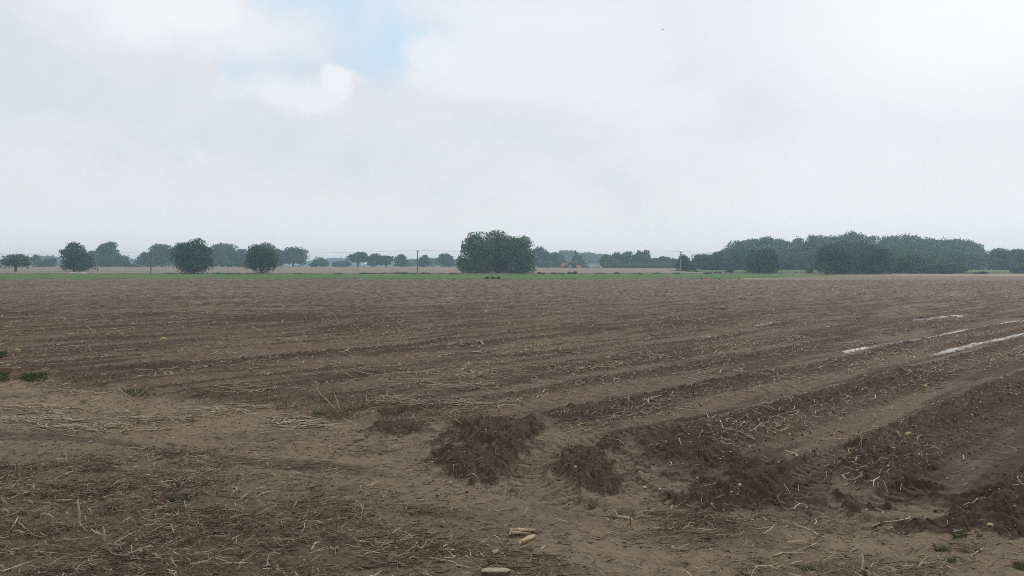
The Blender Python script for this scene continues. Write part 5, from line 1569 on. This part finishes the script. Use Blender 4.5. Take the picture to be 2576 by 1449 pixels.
for i, (x, tp, by, kind, lb) in enumerate(poles):
    Y = 268.0 + (0 if i < 3 else -4)
    k = Y / FD
    X = (x - 1288) * k
    h = HC + (HY - tp) * k
    root = empty('telegraph_pole', (X, Y, 0))
    mb = MB(); lean = .35 if i == 1 else 0.0
    hh = h - .1
    mb.tube([(0, 0, -.3), (lean * .5, 0, hh * .5), (lean, 0, hh)], [.19, .16, .13], 10)
    mb.build('shaft', POLEP if kind == 'L' else POLE, root)
    mb = MB()
    mb.box((lean + .15, 0, hh - .25), (.75, .1, .12))
    mb.build('bracket', IRON, root)
    for dx_ in (-.12, .45):
        mb = MB(); mb.tube([(lean + dx_, 0, hh - .19), (lean + dx_, 0, hh - .05), (lean + dx_, 0, hh + .12)], [.07, .10, .05], 8)
        mb.build('insulator', CERAM, root)
    if i == 1:
        mb = MB(); mb.tube([(lean * .6, -.1, h * .60), (-.35, -.1, h * .70), (-.45, -.1, h * .78)], .05, 6); mb.build('side_bracket', IRON, root)
    tag(root, lb, 'pole', 'poles of the overhead line')
    tops.append(Vector((X + lean + .45, Y, hh + .12)))
spans = ['left of the first pole', 'between the leaning pole and the slim pole', 'passing over the willows', 'between the pale pole and the hedge', 'right of the hedge pole']
for i in range(5):
    a, b = tops[i], tops[i + 1]
    for j, off in enumerate((0.0,)):
        mb = MB()
        pts = []
        for q in range(25):
            f = q / 24
            v_ = a.lerp(b, f); v_.z -= 4 * .75 * f * (1 - f)
            pts.append(v_ - a)
        mb.tube(pts, .022, 5)
        tag(mb.build('overhead_wire', WIRE, None, False, a), 'thin sagging wire ' + spans[i], 'wire', 'wires of the overhead line')

# white pipe and pale strip near the pole line
mb = MB()
a = [Vector(((x - 1288) * 262 / FD, 262 - i * 1.2, .40 + .05 * (2 - i))) for i, x in enumerate((176, 201, 227))]
mb.tube([q - a[0] for q in a], .17, 8)
tag(mb.build('pipe', WHITE, None, True, a[0]), 'long white pipe lying at the edge of the green strip', 'pipe')
strip_sheet('path', -42, -31, lambda x: 244.0, lambda x: 251.0, .22, PALE, 30, 4, .02, 'short pale bare strip beside the second pole')

# ------------------------------------------------------------------ birds
BIRD = mat('gull_feathers', (0.20, 0.21, 0.22), .7, .2, .2, 8)
CROW = mat('crow_feathers', (0.02, 0.02, 0.022), .6, .3, .2, 8)


def skin_body(name, verts, edges, rad, m, loc, rz=0, wings=None):
    me = bpy.data.meshes.new(name)
    me.from_pydata(verts, edges, [])
    o = bpy.data.objects.new(name, me); COL.objects.link(o)
    md = o.modifiers.new('skin', 'SKIN')
    for i, r_ in enumerate(rad):
        me.skin_vertices[0].data[i].radius = r_ if hasattr(r_, '__len__') else (r_, r_)
    sb = o.modifiers.new('sub', 'SUBSURF'); sb.levels = 2; sb.render_levels = 2
    me.materials.append(m)
    o.location = loc; o.rotation_euler = (0, 0, rz)
    return o


Yb = 70.0; kb = Yb / FD
Vb = [(0, 0, 0), (.10, -.02, .02), (.17, -.03, .02), (-.16, .02, 0), (-.26, .03, 0), (.02, -.02, .02), (.05, -.16, .05), (0, -.31, .05), (-.06, -.44, .01), (.05, .16, -.00), (0, .30, -.06), (-.06, .42, -.12)]
Eb = [(0, 1), (1, 2), (0, 3), (3, 4), (0, 5), (5, 6), (6, 7), (7, 8), (5, 9), (9, 10), (10, 11)]
Rb = [.05, .035, .015, .03, (.05, .008), .04, (.055, .012), (.04, .01), (.012, .005), (.055, .012), (.04, .01), (.012, .005)]
gb = skin_body('gull', Vb, Eb, Rb, BIRD, ((1664 - 1288) * kb, Yb, HC + (HY - 79) * kb), math.radians(100))
gb.scale = (.56, .56, .56)
tag(gb, 'small gull gliding high in the sky with spread wings', 'bird')
for x, lb in [(1765, 'left one of three crows at the near edge of the green strip'), (1809, 'middle one of three crows at the near edge of the green strip'), (1860, 'right one of three crows at the near edge of the green strip')]:
    Yc = 139.0; kc = Yc / FD
    X = (x - 1288) * kc
    z = gz1(X, Yc)
    V = [(0, 0, .20), (.11, 0, .26), (.16, 0, .33), (.23, 0, .33), (-.12, 0, .17), (-.26, 0, .12), (.01, .04, .10), (.02, .045, 0), (.01, -.04, .10), (.02, -.045, 0)]
    E = [(0, 1), (1, 2), (2, 3), (0, 4), (4, 5), (0, 6), (6, 7), (0, 8), (8, 9)]
    R = [.075, .06, .045, .012, .055, (.04, .015), .018, .01, .018, .01]
    o = skin_body('crow', V, E, R, CROW, (X, Yc, z), random.uniform(0, 6))
    tag(o, lb, 'bird', 'crows on the field')

# ------------------------------------------------------------------ haze
mb = MB(); mb.box((0, 800, 10.5), (5200, 2400, 25))
hz = bpy.data.materials.new('haze_air'); hz.use_nodes = True
t = NT(hz.node_tree)
pv = t.n('ShaderNodeVolumePrincipled')
pv.inputs['Color'].default_value = (.56, .80, 1.0, 1)
pv.inputs['Density'].default_value = 0.00054
pv.inputs['Anisotropy'].default_value = .55
t.put(t.n('ShaderNodeOutputMaterial').inputs['Volume'], pv.outputs[0])
ho = mb.build('haze', hz)
tag(ho, 'thin bluish haze over the far fields', None, None, 'stuff')
